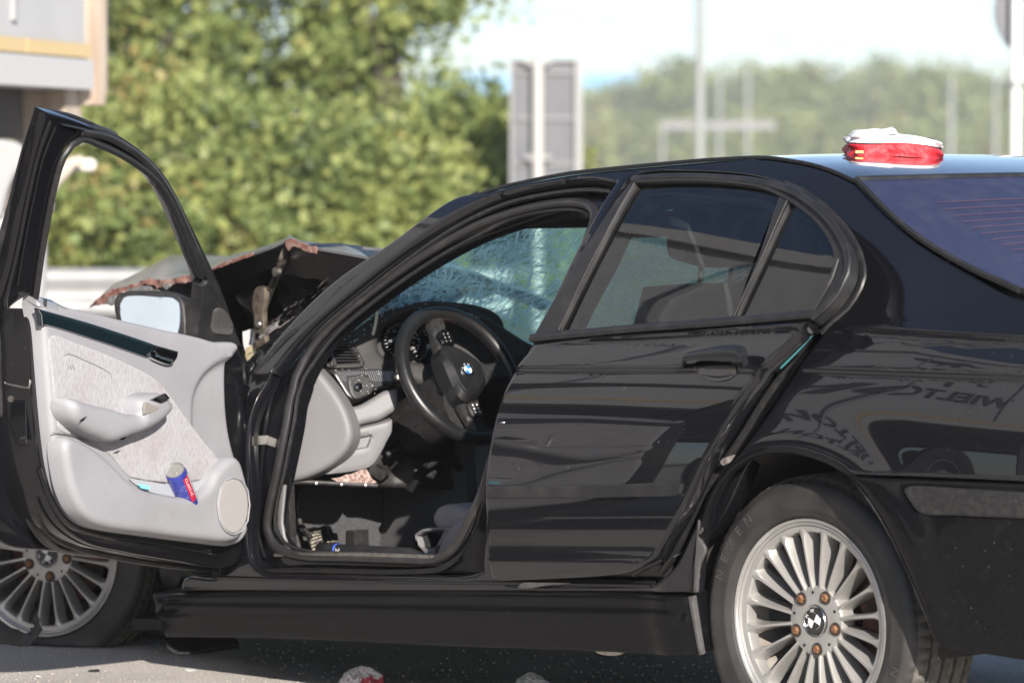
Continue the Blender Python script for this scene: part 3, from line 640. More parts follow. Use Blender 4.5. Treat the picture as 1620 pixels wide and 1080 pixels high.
g=G(); g.tube([p-n*.03*max(0,1-i/6) for i,(p,n) in enumerate(zip(hp,hn))],[.006+.013*min(1,i/(nn*.7)) if i<nn-3 else .019-.004*(i-nn+3) for i in range(nn)],12,flat=.62,nrm=hn); 
g.tube([rds.p(1178,574,.0),rds.p(1178,574,.03)],.012,8)
g.build('door_handle',rd,mat('handle_satin_black',(.013,.013,.015),.33))
# inside of the rear door
panel('inner_panel',M['grey'],rd,rdu.w(-.06),[(870,550,'c'),(1250,520,'c'),(1190,600),(1110,738),(1050,850),(1000,890),(800,900,'c'),(800,700)],thick=.01,r=.004,sp=.05)
# teal glass edge and latch on the trailing edge
strip('glass_edge',mat('green_glass_edge',(.05,.20,.22),.2,0,1),rd,rdu.w(-.035),[(1292,512),(1262,545),(1236,572)],.0028,flat=.6)
strip('door_edge_seal',M['rubber'],rd,rds.w(-.026),[(1286,508),(1240,556),(1196,608),(1156,668),(1116,742),(1088,802),(1058,858),(1034,890),(1004,910)],.009)

g=G(); rs=random.Random(4)
for a,b in (((868,700),(874,694)),((866,706),(880,690)),((899,737),(902,741)),((900,738),(897,742)),((1066,880),(1080,874)),((990,612),(985,618)),((1000,545),(1004,552)),((820,742),(824,739))):
    p,q=rds.p(*a,.0008),rds.p(*b,.0008); n_=Vector((0,1,0)); w_=(q-p).cross(n_).normalized()*.0009; g.add([p-w_,q,p+w_],[(0,1,2)])
for i in range(60):
    x=rs.uniform(790,1060); y=rs.uniform(560,900); p=rds.p(x,y,.0008); s_=rs.uniform(.0005,.0012); g.add([p+Vector((-s_,0,-s_)),p+Vector((s_,0,-s_)),p+Vector((0,0,s_))],[(0,1,2)])
g.build('paint_chips',rd,mat('chip_grey',(.15,.145,.14),.7),kind='stuff',smooth=False,norm=False)
g=G()
for i in range(26):
    x=rs.uniform(1500,1615); y=rs.uniform(780,1015) if i%3 else rs.uniform(540,745)
    try: p=side.p(x,y,.006 if y>765 else .001)
    except ValueError: continue
    if y>765: p.y+=.003
    s_=rs.uniform(.0005,.0011); g.add([p+Vector((-s_,0,-s_)),p+Vector((s_,0,-s_)),p+Vector((0,0,s_*rs.uniform(1,4)))],[(0,1,2)])
g.build('paint_chips',car,bpy.data.materials['chip_grey'],kind='stuff',smooth=False,norm=False)
# ------------------------------------------------------------------ side skirt
sk=side.w(.012)
g=panel('side_skirt',M['paint2'],car,sk,[(238,938,'c'),(420,936),(700,935),(1000,938),(1086,943,'c'),(1096,1000),(1103,1036,'c'),(900,1027),(700,1020),(560,1013),(420,1008),(262,1006,'c'),(248,965)],thick=.09,r=.008,sp=.02,
   feat=lambda u,v,d: .010*math.exp(-((v-.318)/.012)**2)+.004/(1+math.exp((v-.305)/.004)))
panel('skirt_end',M['scuff'],car,side.w(.010),[(1087,943,'c'),(1094,942,'c'),(1101,988),(1109,1034,'c'),(1104,1035,'c'),(1097,1000)],thick=.012,r=.003)
panel('jack_pad',M['steel'],car,side.w(-.05),[(930,1026,'c'),(988,1027,'c'),(985,1043),(945,1042)],thick=.03,r=.004)
panel('peeled_arch_edge',M['scuff'],car,side.w(.004),[(1103,822,'c'),(1110,826),(1111,838),(1106,850),(1114,865),(1115,870),(1106,890),(1101,936,'c'),(1096,936,'c'),(1099,880)],thick=.006,r=.002,jag=.0006)
panel('scraped_patch',M['blade'],car,side.w(.0035),[(1138,731),(1150,722),(1162,719),(1158,727),(1143,736)],thick=.002,r=.001,jag=.0008)
strip('arch_lip',M['paint2'],car,side.w(-.004),[(1098,936),(1103,880),(1112,832),(1127,787),(1148,752),(1175,727),(1208,713),(1250,711),(1290,720),(1322,733),(1345,750),(1376,786),(1408,838),(1438,900),(1462,955),(1481,1000),(1494,1022)],.009,lift=-.001)
panel('loose_door_seal',M['scuff'],car,side.w(.012),[(817,929,'c'),(823,922),(850,921),(900,922),(860,926),(835,930)],thick=.006,r=.002)
# wheel housing and underbody
g=G(); g.grid(lambda u,v:Vector((-.02+.375*math.cos(math.pi*(1.06-1.08*u)),.835-.36*v,.316+.375*math.sin(math.pi*(1.06-1.08*u)))),36,6)
g.grid(lambda u,v:Vector((-.02+.4*(2*u-1),.48,.30+.42*v)),4,4); g.build('wheel_housing',car,mat('wheel_housing_felt',(.030,.028,.026),.95,bump=(60,.6,.004)))
g=G(); g.box((.9,0,.265),(3.4,1.30,.03)); g.box((.55,.50,.25),(2.9,.07,.03)); g.box((.55,-.50,.25),(2.9,.07,.03)); g.box((1.3,0,.24),(1.4,.26,.05)); g.box((-.55,0,.30),(.5,.9,.10)); g.tube([(1.9,-.1,.23),(.8,-.12,.23),(.2,-.2,.24),(-.4,-.3,.26)],.02,10)
g.build('underbody',car,M['grime'])
# ------------------------------------------------------------------ wheels
def emblem(name,m4,r,parent,q1,q2,ring=True):
    g=G(); g.cm=0; g.lathe([(0,.002),(r*.98,.002),(r,.0012),(r,-.004),(0,-.004)],40,m4)
    g.cm=3; g.lathe([(r*1.0,.0),(r*1.06,.0025),(r*1.10,.001),(r*1.10,-.005)],40,m4); g.lathe([(r*.60,.0022),(r*.62,.0032),(r*.65,.0022)],40,m4)
    for q in range(4):
        g.cm=1 if q%2 else 2; P=[(0,0)]+[(r*.60*math.cos(R(q*90+a)),r*.60*math.sin(R(q*90+a))) for a in range(0,91,10)]; g.ext(P,.002,.0032,m4)
    ob=g.build(name,parent,[M['emblk'],q1,q2,M['chrome']],norm=True)
    bm=bmesh.new(); bm.from_mesh(ob.data)
    for ch,an in (('B',50),('M',0),('W',-50)):
        t=txt(ch,r*.36,m4@Matrix.Rotation(R(-an if 0 else an),4,'Z')@Matrix.Translation((0,r*.80,.0026)),'x',None,M['emwhite'],.0003)
        n0=len(bm.faces); bm.from_mesh(t.data); bm.faces.ensure_lookup_table()
        for f in bm.faces[n0:]: f.material_index=4
        bpy.data.objects.remove(t)
    bm.to_mesh(ob.data); bm.free(); ob.data.materials.append(M['emwhite']); return ob
def wheel(mw,spin,emspin,flat=None,label=None):
    g=G(); g.cm=0
    g.lathe([(.2005,-.030),(.2035,-.010),(.206,-.0015),(.2095,.001),(.2125,-.001),(.2150,.0035),(.2195,.005),(.2205,.0),(.2200,-.008)],96)
    # face ring with the roots of the spokes
    g.lathe([(.190,-.034),(.1905,-.012),(.193,-.0065),(.2045,-.0045)],96)
    N=20
    for i in range(N):
        a=R(spin+i*360/N); ca,sa=math.cos(a),math.sin(a)
        st=[]
        for r,w1,w2,zt,zb in ((.060,.0065,.012,-.020,-.056),(.085,.0042,.0068,-.0155,-.058),(.115,.0036,.0066,-.0115,-.056),(.150,.0042,.0080,-.0085,-.052),(.178,.0060,.0110,-.0065,-.046),(.190,.0110,.0175,-.0060,-.036),(.197,.0170,.0215,-.0055,-.030)):
            st.append([(r,-w2,zb),(r,-w1,zt-.004),(r,-w1*.55,zt),(r,w1*.55,zt),(r,w1,zt-.004),(r,w2,zb)])
        vs=[];fs=[]
        for s_ in st: vs+=[Vector((x*ca-y*sa,x*sa+y*ca,z)) for x,y,z in s_]
        for k in range(len(st)-1):
            for j in range(5): fs.append((k*6+j,k*6+j+1,(k+1)*6+j+1,(k+1)*6+j))
        g.add(vs,fs)
    # hub
    def hub(r,z,an,j): return r,z
    g.lathe([(.0,-.022),(.033,-.022),(.036,-.0175),(.050,-.0170),(.066,-.0175),(.074,-.0195),(.0775,-.026),(.078,-.055)],80)
    g.cm=1; g.lathe([(.200,-.028),(.1985,-.05),(.196,-.09),(.193,-.175)],72); g.lathe([(.193,-.17),(.12,-.172),(0,-.172)],48) if 0 else None
    rim=g.build('wheel',car,[M['alloy'],M['alloyin']],angle=38,label=label); 
    for s_ in (0,): pass
    sh=G(); sh.lathe([(.0,-.0165+.004),(.012,-.0125)],12) if 0 else None
    for k in range(5):
        a=R(spin+51.5+k*72)
        mm=Matrix.Translation((.060*math.cos(a),.060*math.sin(a),0))
        g=G(); g.lathe([(.0150,-.0176),(.0145,-.0150),(.0128,-.0162),(0,-.0164)],20,mm); g.build('bolt_shade_disc',rim,mat('bolt_shade',(.05,.042,.036),.7) if k==0 else bpy.data.materials['bolt_shade'])  # dark disc proud of the hub, painted shade of a bolt recess
        g=G(); g.ext([(.0095*math.cos(R(60*j)),.0095*math.sin(R(60*j))) for j in range(6)],-.0165,-.0095,mm,bev=.0025); g.build('wheel_bolt',rim,M['bolt'],angle=25)
        a2=a+R(36); g=G(); g.lathe([(.0035,-.0166),(.003,-.0166),(0,-.0168)],10,Matrix.Translation((.062*math.cos(a2),.062*math.sin(a2),.0004))); g.build('hub_dot',rim,M['glossblk'])
    emblem('wheel_emblem',Matrix.Translation((0,0,-.0165))@Matrix.Rotation(R(emspin),4,'Z'),.0285,rim,M['emwhite'],M['emblk'] if not flat else M['emblk'])
    # tyre
    NP=[(.2195,-.012),(.2215,.001),(.228,.0065),(.240,.0105),(.243,.0125),(.246,.0118),(.262,.0150),(.275,.0150),(.279,.0160),(.283,.0145),(.293,.0095),(.3005,.0030),(.3045,-.0045),(.3085,-.0125),(.3115,-.0185),(.3125,-.034),(.3050,-.0345),(.3050,-.0420),(.3130,-.0425),(.3150,-.072),(.3065,-.0725),(.3065,-.082),(.3155,-.0825),(.3155,-.110),(.3065,-.1105),(.3065,-.120),(.3150,-.1205),(.3130,-.150),(.3060,-.1505),(.3060,-.158),(.3120,-.1585),(.3070,-.182),(.295,-.196),(.270,-.203),(.235,-.198),(.2195,-.185)]
    SEG=288
    def fn(r,z,an,j):
        k=int(round(an/(2*math.pi)*SEG))%4
        if 11<=j<=15 and k==0: r-=.0048*(1 if j>12 else .6)
        if 30<=j<=32 and k==0: r-=.005
        if 19<=j<=20 and k in (0,) : r-=.004
        return r,z
    g=G(); g.cm=0; g.lathe(NP,SEG,fn=fn); g.mi=[1 if 12<=(i%(len(NP)-1))<=31 else 0 for i in range(len(g.f))]
    ty=g.build('tyre',rim,[M['tyre'],M['tyretread']],angle=50)
    for word,a0,rr,sz in (('NEXEN',-22,.2665,.026),('NEXEN',158,.2665,.026)):
        for i,ch in enumerate(word):
            an=R(a0-i*8.2); t=txt(ch,sz*1.15,Matrix.Rotation(an-math.pi/2,4,'Z')@Matrix.Translation((0,rr,.0157)),'sidewall_letter',rim,M['tyretxt'],.0005)
    for word,a0,rr,sz in (('205/55 R16 91V',97,.2315,.0085),('RADIAL TUBELESS',60,.2315,.006)):
        for i,ch in enumerate(word):
            if ch==' ': continue
            txt(ch,sz,Matrix.Rotation(R(a0-i*2.2)-math.pi/2,4,'Z')@Matrix.Translation((0,rr,.0078)),'sidewall_letter',rim,M['tyretxt'],.0004)
    g=G(); g.lathe([(.0,-.075),(.07,-.075),(.07,-.085),(.142,-.085),(.142,-.105),(0,-.105)],60); g.build('brake_disc',rim,M['disc'])
    g=G(); 
    for a in range(-38,39,4):
        pass
    cs=-1 if flat else 1
    P=[(.150*math.cos(R(a)),.150*math.sin(R(a))) for a in range(-32,33,4)]+[(.092*math.cos(R(a)),.092*math.sin(R(a))) for a in range(32,-33,-4)]
    g.ext(P,-.118,-.062,Matrix.Rotation(R(5 if not flat else 20),4,'Z'),bev=.008); g.build('brake_caliper',rim,M['redcal'] if flat else M['disc'],angle=30)
    g=G(); g.lathe([(.0,-.168),(.192,-.168),(.192,-.175),(0,-.175)],40); g.tube([(0,0,-.17),(0,0,-.35)],.05,12); g.build('axle_backing',rim,M['grime'])
    rim.matrix_local=mw
    if flat is not None:   # a flat tyre: the lower part is squashed on the road and bulges
        W=MC@mw; WI=W.inverted()
        me=ty.data
        for v in me.vertices:
            p=W@v.co; lim=.004
            if p.z<lim+.02:
                k=(lim+.02-p.z); rr=math.hypot(v.co.x,v.co.y)
                if p.z<lim: 
                    p.z=lim+.0002*(hash((v.index%7))%3)
                q=WI@p; q.z=v.co.z+(.10*k if v.co.z>-.1 else -.10*k)*(3 if rr<.30 else 1.5); v.co=q
    return rim
wheel(mk([Vector((-1,0,0)),Vector((0,0,1)),Vector((0,1,0))],(0,.80,.316)),4.5,62,label='rear wheel with a dusty silver multi-spoke rim and intact tyre')
# front wheel: pushed out, turned, tyre flat
fwp=side.raw(70,872); ctr=(MCI@at(70,877,10.50))
steer=Matrix.Rotation(R(27),4,'Z')
wfr=steer@mk([Vector((-1,0,0)),Vector((0,0,1)),Vector((0,1,0))],(0,0,0)); wfr.translation=ctr
# keep the rim just clear of the road
def wzmin(m): 
    W=MC@m; return min((W@Vector((.2205*math.cos(a/20*math.pi),.2205*math.sin(a/20*math.pi),0))).z for a in range(40))
dz=wzmin(wfr)-.022; print('front wheel clearance fix',dz)
wheel(wfr,8,150,flat=True,label='front wheel turned outwards with a scuffed rim on a flat tyre')
# ------------------------------------------------------------------ driver's door, swung wide open
e1=Vector((-.46,-.888,.10)).normalized(); e2=Vector((.888,-.46,0)).normalized(); e3=e1.cross(e2).normalized()
hg=MC@Vector((1.80,.84,.753)); 
_o=MCI@CAM; _d=MCI.to_3x3()@ray(390,690); hg=MC@(_o+_d*((.845-_o.y)/_d.y))
MD=mk([e1,e2,e3],hg)
HB=.262
def Dn(h): 
    t=max(0,h-HB); return .50*t-.10*t*t
ds=Surf(MD,lambda p:p.y-Dn(p.z),lambda p:(p.x,p.z),lambda a,h:Vector((a,Dn(h),h))); ds.nd=Vector((0,1,0))
dS=ds
shell=[(46,488,'c'),(47,560),(50,640),(57,715),(70,775),(93,826),(135,858),(200,874),(280,888),(345,898),(372,892),(389,868),(399,830),(401,770),(392,700),(387,620),(384,560),(380,545,'c'),(350,556),(320,556),(200,530),(120,508)]
fd=panel('front_door',M['jamb'],car,dS.w(0),shell,thick=.105,r=.006,sp=.03,back=True); fd.matrix_local=MCI@MD
fdp=dict(parent=fd)
panel('outer_skin',M['paint'],fd,dS.w(-.106),[(-44,500,'c'),(-44,640),(-36,760),(-18,833),(8,861),(80,871),(180,884),(280,899),(338,908),(352,886),(340,700),(335,570,'c'),(200,540),(100,520),(40,505)],thick=.012,r=.004,sp=.03,back=True)
fo=[(74,178,'c'),(110,188),(150,203),(192,225),(226,250),(252,277),(272,308),(301,368),(331,432),(352,482),(368,514),(383,545,'c'),(350,548),(318,540),(200,512),(40,470,'c'),(0,500,'c'),(20,402),(40,312),(59,232)]
fh=[(150,226),(126,218),(108,230),(96,250),(85,287),(74,340),(65,400),(55,450),(52,474,'c'),(200,509),(317,538,'c'),(320,500),(322,462),(316,436),(298,392),(280,350),(262,312),(243,285),(216,262),(183,242)]
fhS=[(150,224),(126,214),(104,227),(92,248),(80,287),(68,340),(58,400),(48,450),(46,474,'c'),(200,509),(317,538,'c'),(320,500),(324,462),(318,436),(300,390),(283,347),(265,308),(246,281),(218,258),(184,238)]
panel('window_frame',M['jamb'],fd,dS.w(.0),fo,[fh],thick=.03,r=.005,sp=.02,back=True)
# outer trim of the frame, a step further out
panel('frame_outer_trim',M['trimblk'],fd,dS.w(-.032),[(62,182,'c'),(110,190),(150,205),(192,227),(228,253),(254,280),(274,311),(303,370),(333,433),(354,483),(366,520,'c'),(350,520),(320,455),(290,385),(262,325),(240,296),(210,270),(170,248),(120,232),(95,250),(78,300),(60,370),(40,450),(-20,500,'c'),(-8,420),(18,330),(40,245)],thick=.01,r=.003,sp=.03,back=True)
def ST(nm,m,pts,r,lift=0,flat=1,**k): return strip(nm,M[m],fd,dS,pts,r,lift,flat,**k)
strip('door_seal',M['seal'],fd,dS.w(-.03),[(168,222),(148,213),(128,209),(108,213),(91,224),(77,242),(64,268),(47,312),(38,347),(28,400),(20,460)],.0145,lift=.02,flat=.55,seg=12)
strip('door_seal',M['seal'],fd,dS.w(-.09),[(26,440),(12,472),(2,505),(-5,560),(-3,615),(6,665),(24,710),(32,760),(40,808),(58,842),(84,862),(180,876),(280,890),(340,899)],.0125,lift=.004,flat=.7,seg=12)
ST('frame_seal','seal',[(128,208),(165,215),(200,233),(230,257),(254,286),(275,322),(299,375),(322,425),(340,462),(350,500),(372,540)],.0085,lift=.006,flat=.6,seg=10)
ST('glass_channel','rubber',[(54,470),(63,405),(74,342),(86,285),(98,248),(112,228),(128,219),(150,226),(184,241),(217,261),(245,284),(264,311),(282,349),(300,393),(317,436)],.008,lift=.004,seg=8)
ST('frame_bead','jamb',[(78,190),(60,240),(42,317),(24,405),(8,490)],.005,lift=.003)
ST('frame_bead','jamb',[(86,200),(66,250),(50,318),(34,400),(26,450)],.003,lift=.003)
ST('frame_bead','jamb',[(95,196),(145,209),(190,230),(226,256),(250,282),(270,315),(296,370)],.0035,lift=.004)
ST('bottom_flange','grime',[(70,800),(92,842),(140,868),(220,886),(300,897),(350,902)],.007,lift=-.03,flat=.6)
ST('shell_crease','jamb',[(60,740),(78,790),(105,828),(160,848),(250,862),(350,880)],.006,lift=.002)
# sail panel with tweeter
panel('mirror_triangle',M['trimblk'],fd,dS.w(.012),[(322,452,'c'),(333,440),(345,468),(365,505),(384,548,'c'),(366,546),(348,545),(330,538,'c'),(314,532,'c'),(318,490)],thick=.03,r=.005,sp=.012)
panel('tweeter',M['mesh'],fd,dS.w(.0165),[(345,484),(355,485),(364,495),(371,515),(368,528),(352,529),(338,525),(338,505),(340,489)],thick=.004,r=.003,sp=.012)
# grey trim
trim=[(66,468,'c'),(82,474),(130,489),(200,507),(260,521),(320,534),(345,541),(368,541),(377,543),(381,551),(374,560),(370,575),(370,640),(375,685),(384,722),(393,746),(398,765),(398,805),(394,838),(386,854),(368,863),(330,860),(250,850),(165,838),(140,830),(122,814),(106,787),(93,745),(86,700),(80,640),(75,580),(70,520)]
tS=dS.w(.036)
ea=Vector(tS.hit(388,648)); eb=Vector(tS.hit(302,648)); ec=Vector(tS.hit(388,560)); erx=(ea-eb).length; ery=(ec-ea).length
def hollow(u,v,d):
    q=math.hypot((u-ea.x)/erx,max(0,(v-ea.y))/ery if v>ea.y else (v-ea.y)/(ery*2.2)); t=min(1,max(0,(1-q)/.16)); return -.020*t*t*(3-2*t)
panel('door_trim',M['grey'],fd,tS,trim,thick=.036,r=.014,sp=.010,feat=hollow)
panel('fabric_insert',M['fabric'],fd,dS.w(.0395),[(80,534),(90,531),(116,541),(160,557),(212,580),(252,604),(290,654),(320,694),(344,724),(351,738),(343,750),(303,761),(262,763),(207,755),(180,725),(150,699),(120,688),(104,685),(94,678),(88,640),(84,600)],thick=.004,r=.0035,sp=.018)
st=dS.w(.040)
strip('stitch_seam',M['grey'],fd,st,[(101,562),(107,559),(135,570),(163,583),(175,591),(180,606),(181,640),(182,641)],.0018)
strip('stitch_seam',M['foam'],fd,st,[(82,684),(110,688),(140,698)],.0012)
strip('stitch_seam',M['foam'],fd,st,[(207,755),(235,760),(262,763)],.0018)
g=G(); 
for dx in (0,4,8): 
    p=st.p(107+dx,577,.0005); q=st.p(109+dx,584,.0005); g.tube([p,q],.0009,4)
g.build('airbag_mark',fd,M['foam'])
# front hollow of the trim: raised swoosh towards the hinge
# decor strip, handle
panel('decor_strip',M['teal'],fd,dS.w(.043),[(60,487,'c'),(66,489),(150,513),(240,543),(247,546,'c'),(235,566,'c'),(150,537),(72,514),(66,515,'c'),(64,500)],thick=.008,r=.0035,sp=.012)
strip('decor_highlight',M['chrome'],fd,dS.w(.0445),[(61,489),(66,498),(67,514)],.0016)
panel('handle_recess',M['glossblk'],fd,dS.w(.040),[(247,546,'c'),(283,556,'c'),(281,565),(272,576),(264,577),(237,567,'c')],thick=.004,r=.002,sp=.01)
panel('inner_handle',M['chrome'],fd,dS.w(.050),[(241,558),(247,554),(252,560),(276,569),(278,573),(270,577),(252,572),(241,565)],thick=.008,r=.004,sp=.008)
# armrest with pull cup
arm=[(118,631,'c'),(128,631),(138,634),(155,640),(190,648),(215,656),(228,656,'c'),(229,634),(240,625),(262,622),(274,630),(281,641),(279,650),(262,668),(240,681),(215,690),(195,698),(180,699),(170,695),(152,687),(134,675),(122,661),(118,645)]
panel('armrest',M['grey'],fd,dS.w(.098),arm,thick=.062,r=.026,sp=.008,feat=lambda u,v,d:-.030*max(0,min(1,(v-AV)/.04)) if 0 else 0)
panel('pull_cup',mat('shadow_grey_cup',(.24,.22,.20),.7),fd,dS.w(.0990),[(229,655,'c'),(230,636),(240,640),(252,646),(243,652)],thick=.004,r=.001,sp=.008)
panel('window_switch',M['glossblk'],fd,dS.w(.1005),[(241,632,'c'),(263,622,'c'),(270,630,'c'),(254,638,'c')],thick=.006,r=.002,sp=.008)
panel('switch_rocker',M['plblk'],fd,dS.w(.107),[(252,630,'c'),(262,625,'c'),(267,631,'c'),(258,636,'c')],thick=.008,r=.002,sp=.008)
for q in ([(125,666),(134,660),(138,658),(133,664)],[(189,695),(197,691),(201,691),(194,696)]): panel('screw_hole',M['glossblk'],fd,dS.w(.0985),q,thick=.001,r=0,sp=.01)
# map pocket and loudspeaker
panel('map_pocket',M['grey'],fd,dS.w(.070),[(108,693),(118,693),(134,699),(155,712),(183,736),(205,758),(230,774),(262,782),(303,786),(322,780),(336,766),(343,750),(355,735),(372,722),(382,728),(390,752),(395,775),(394,812),(389,838),(382,850),(366,857),(330,855),(250,845),(172,834),(148,824),(130,806),(116,775),(108,738),(105,710)],thick=.034,r=.018,sp=.014)
panel('pocket_floor',mat('pocket_pale_blue',(.36,.375,.41),.7),fd,dS.w(.0405),[(205,757),(262,765),(305,763),(341,751),(344,760),(335,775),(320,784),(303,787),(262,783),(228,774)],thick=.002,r=0,sp=.02)
panel('speaker_cover',mat('speaker_grey',(.335,.325,.32),.6,bump=(900,.3,.0006)),fd,dS.w(.0735),[(369,757),(381,761),(390,776),(393,798),(390,822),(381,838),(371,843),(358,837),(349,820),(346,798),(350,775),(359,761)],thick=.006,r=.003,sp=.014)
strip('speaker_ring',M['grey'],fd,dS.w(.0735),[(369,755),(382,759),(392,775),(395,798),(392,823),(382,840),(371,845),(357,839),(347,821),(344,798),(348,774),(358,759)],.0022,closed=True)
# lock pin
g=G(); p=tS.p(76,474,-.004); g.tube([p,p+Vector((0,0,.016))],.004,8); g.build('lock_pin',fd,M['plblk'])
# latch side
aE=dS.raw(50,640); es=planeS(MD,(aE.x+.002,-.05,0),(1,0,0),(0,-1,0))
for px,py in ((17,571),(18,631)):
    p=es.p(px,py); g=G(); g.tube([p-Vector((.004,0,0)),p+Vector((.004,0,0))],.0075,12); g.build('latch_screw',fd,M['steel'])
panel('latch_plate',M['glossblk'],fd,es,[(8,560,'c'),(32,528,'c'),(40,560),(41,650),(40,700,'c'),(30,700),(12,660)],thick=.004,r=.002,sp=.02)
strip('latch_jaw',M['steel'],fd,es.w(.004),[(9,602),(20,601),(36,595),(46,593),(48,604),(46,613),(36,612),(20,609),(9,606)],.0030,closed=True)
# mirror: housing hangs outside the door on the sail
mS=planeS(Matrix.Identity(4),at(232,492,9.95),(-.34,-.90,.20),(1,-.35,0))
def mw(nm,m,off,pts,thick,r,back=False):
    o=panel(nm,M[m] if isinstance(m,str) else m,None,mS.w(off),pts,thick=thick,r=r,sp=.012,back=back); o.parent=fd; o.matrix_local=MD.inverted(); return o
hou=[(183,505),(179,480),(184,466),(198,460),(232,459),(266,460),(283,465),(291,478),(294,500),(294,530),(270,545),(190,530)]
mw('mirror_housing','plblk',0,hou,.10,.010,True)
mirm=mat('mirror_glass',(.46,.53,.59),.02,1)
mw('mirror_glass',mirm,.003,[(190,500),(190,480),(196,470),(212,467),(250,469),(275,471),(283,478),(285,500),(283,520),(275,538),(200,525)],.002,.001)
mw('mirror_arm','plblk',-.03,[(285,500),(300,506),(318,508),(322,540),(290,540)],.06,.01,True)
# ------------------------------------------------------------------ crumpled bonnet and engine bay
def yp(px,py,y):
    o=MCI@CAM; d=MCI.to_3x3()@ray(px,py); return o+d*((y-o.y)/d.y)
near=[(142,484),(158,472),(178,462),(212,452),(250,447),(285,440),(318,432),(345,420),(372,410),(400,401),(430,390),(448,382),(457,379),(475,385),(500,392),(525,396),(548,400),(585,407)]
far=[(188,456),(204,444),(222,430),(245,417),(268,405),(290,402),(318,402),(345,404),(366,406),(400,396),(430,385),(446,379),(456,377.5),(476,382),(500,387),(524,391),(548,396),(585,402)]
rows=[]
rows.append([yp(*p,.62) for p in near])
mid=[((a[0]*.5+b[0]*.5),(a[1]*.5+b[1]*.5)-(3 if i%3==1 else 0)) for i,(a,b) in enumerate(zip(near,far))]
rows.append([yp(*p,.34)+Vector((0,0,.012*math.sin(i*1.7))) for i,p in enumerate(mid)])
rows.append([yp(*p,.06) for p in far])
rows.append([q+Vector((.02*math.sin(i*2.1),-.35,-.05+.02*math.sin(i*1.3))) for i,q in enumerate(rows[2])])
rows.append([q+Vector((.03*math.sin(i*1.1),-.68,-.16+.02*math.sin(i*1.9))) for i,q in enumerate(rows[2])])
def sheet(rows,t,ref=2):
    nr=len(rows); nc=len(rows[0]); vs=[p for r_ in rows for p in r_]+[p-Vector((0,0,t)) for r_ in rows for p in r_]; o=nr*nc; fs=[]
    for j in range(nr-1):
        for i in range(nc-1):
            a=j*nc+i; fs.append((a,a+1,a+nc+1,a+nc)); fs.append((o+a,o+a+nc,o+a+nc+1,o+a+1))
    for i in range(nc-1): fs.append((i+1,i,o+i,o+i+1)); b=(nr-1)*nc+i; fs.append((b,b+1,o+b+1,o+b))
    for j in range(nr-1): a=j*nc; fs.append((a,a+nc,o+a+nc,o+a)); a=j*nc+nc-1; fs.append((a+nc,a,o+a,o+a+nc))
    return vs,fs
vs,fs=sheet(rows,.006)
hd=pyd('bonnet',vs,fs,car,mat('scuffed_bonnet_black',(.012,.013,.018),.3,0,.8,coatr=.18,dirt=((.30,.30,.31),7,.30,.80,.75)),angle=28)
# inner frame of the bonnet hanging under its edge
lo=[(200,478),(215,476),(235,474),(258,470),(282,468),(305,470),(330,462),(352,448),(378,438),(402,430),(428,424),(446,430),(458,432),(478,436),(502,440),(526,446),(550,455),(585,470)]
r2=[[p+Vector((0,-.004,-.004)) for p in rows[0][3:]],[yp(*p,.56)+Vector((.012*math.sin(i*2.3),0,.008*math.sin(i*3.1))) for i,p in enumerate(lo[3:])],[yp(p[0]+6,p[1]+18,.40) for p in lo[3:]]]
vs,fs=sheet(r2,.004); pyd('bonnet_frame',vs,fs,car,M['grime'],angle=25)
def ypan(nm,m,y,pts,thick=.004,r=.001,sp=.02,jag=0,n=(0,1,0),parent=None,**k):
    S=planeS(MC,(0,y,0),n,(-1,0,0)); return panel(nm,M[m] if isinstance(m,str) else m,parent or car,S,pts,thick=thick,r=r,sp=sp,jag=jag,**k)
ypan('primer_flap','primer',.628,[(141,484,'c'),(152,473),(168,463),(200,452),(240,441),(262,442),(290,436),(322,430,'c'),(318,437),(296,447),(275,451),(262,456),(246,453),(238,449),(216,455),(196,462),(176,476),(160,483)],jag=.0022,feat=lambda u,v,d:.006*math.sin(u*90)*math.sin(v*120))
ypan('primer_flap','primer',.630,[(322,430,'c'),(350,417),(372,409),(400,400),(400,403),(372,414),(345,424)],jag=.001)
ypan('primer_flap','primer',.632,[(452,381),(458,377),(472,383),(486,388),(501,392),(499,401),(486,398),(474,393),(462,390),(455,397),(451,390)],jag=.0012)
for q in ([(198,462),(210,455),(232,452),(246,459),(262,462),(240,464),(215,464)],[(166,480),(172,470),(182,468),(184,476),(176,482)],[(256,452),(266,447),(270,452),(262,458)]): ypan('torn_sealer','foam',.634,q,jag=.0015)
sbk=planeS(MC,(0,.30,0),(0,1,0),(-1,0,0))
panel('engine_bay',M['grime'],car,sbk,[(296,452,'c'),(345,424),(400,404),(456,386),(510,396),(600,408,'c'),(650,470),(560,560),(470,640),(400,640),(330,560,'c'),(300,500)],thick=.15,r=.02,sp=.03,feat=lambda u,v,d:.02*math.sin(u*31)*math.sin(v*43)+.012*math.sin(u*77+v*50))
g=G(); g.tube([yp(454,392,.60),yp(449,408,.60),yp(440,430,.58)],[.014,.018,.012],8,flat=.5); g.tube([yp(441,428,.58),yp(424,468,.56),yp(408,510,.55),yp(400,545,.55)],[.009,.013,.012,.012],8,flat=.5); g.build('bonnet_hinge',car,mat('hinge_black',(.035,.033,.031),.45,.3,.3,dirt=((.3,.27,.22),30,.5,.8,.5)))
g=G(); g.lathe([(0,.012),(.012,.010),(.014,0),(0,0)],12,Matrix.Translation(yp(440,430,.60))@Matrix.Rotation(R(-90),4,'X')); g.build('hinge_pin',car,M['steel'])
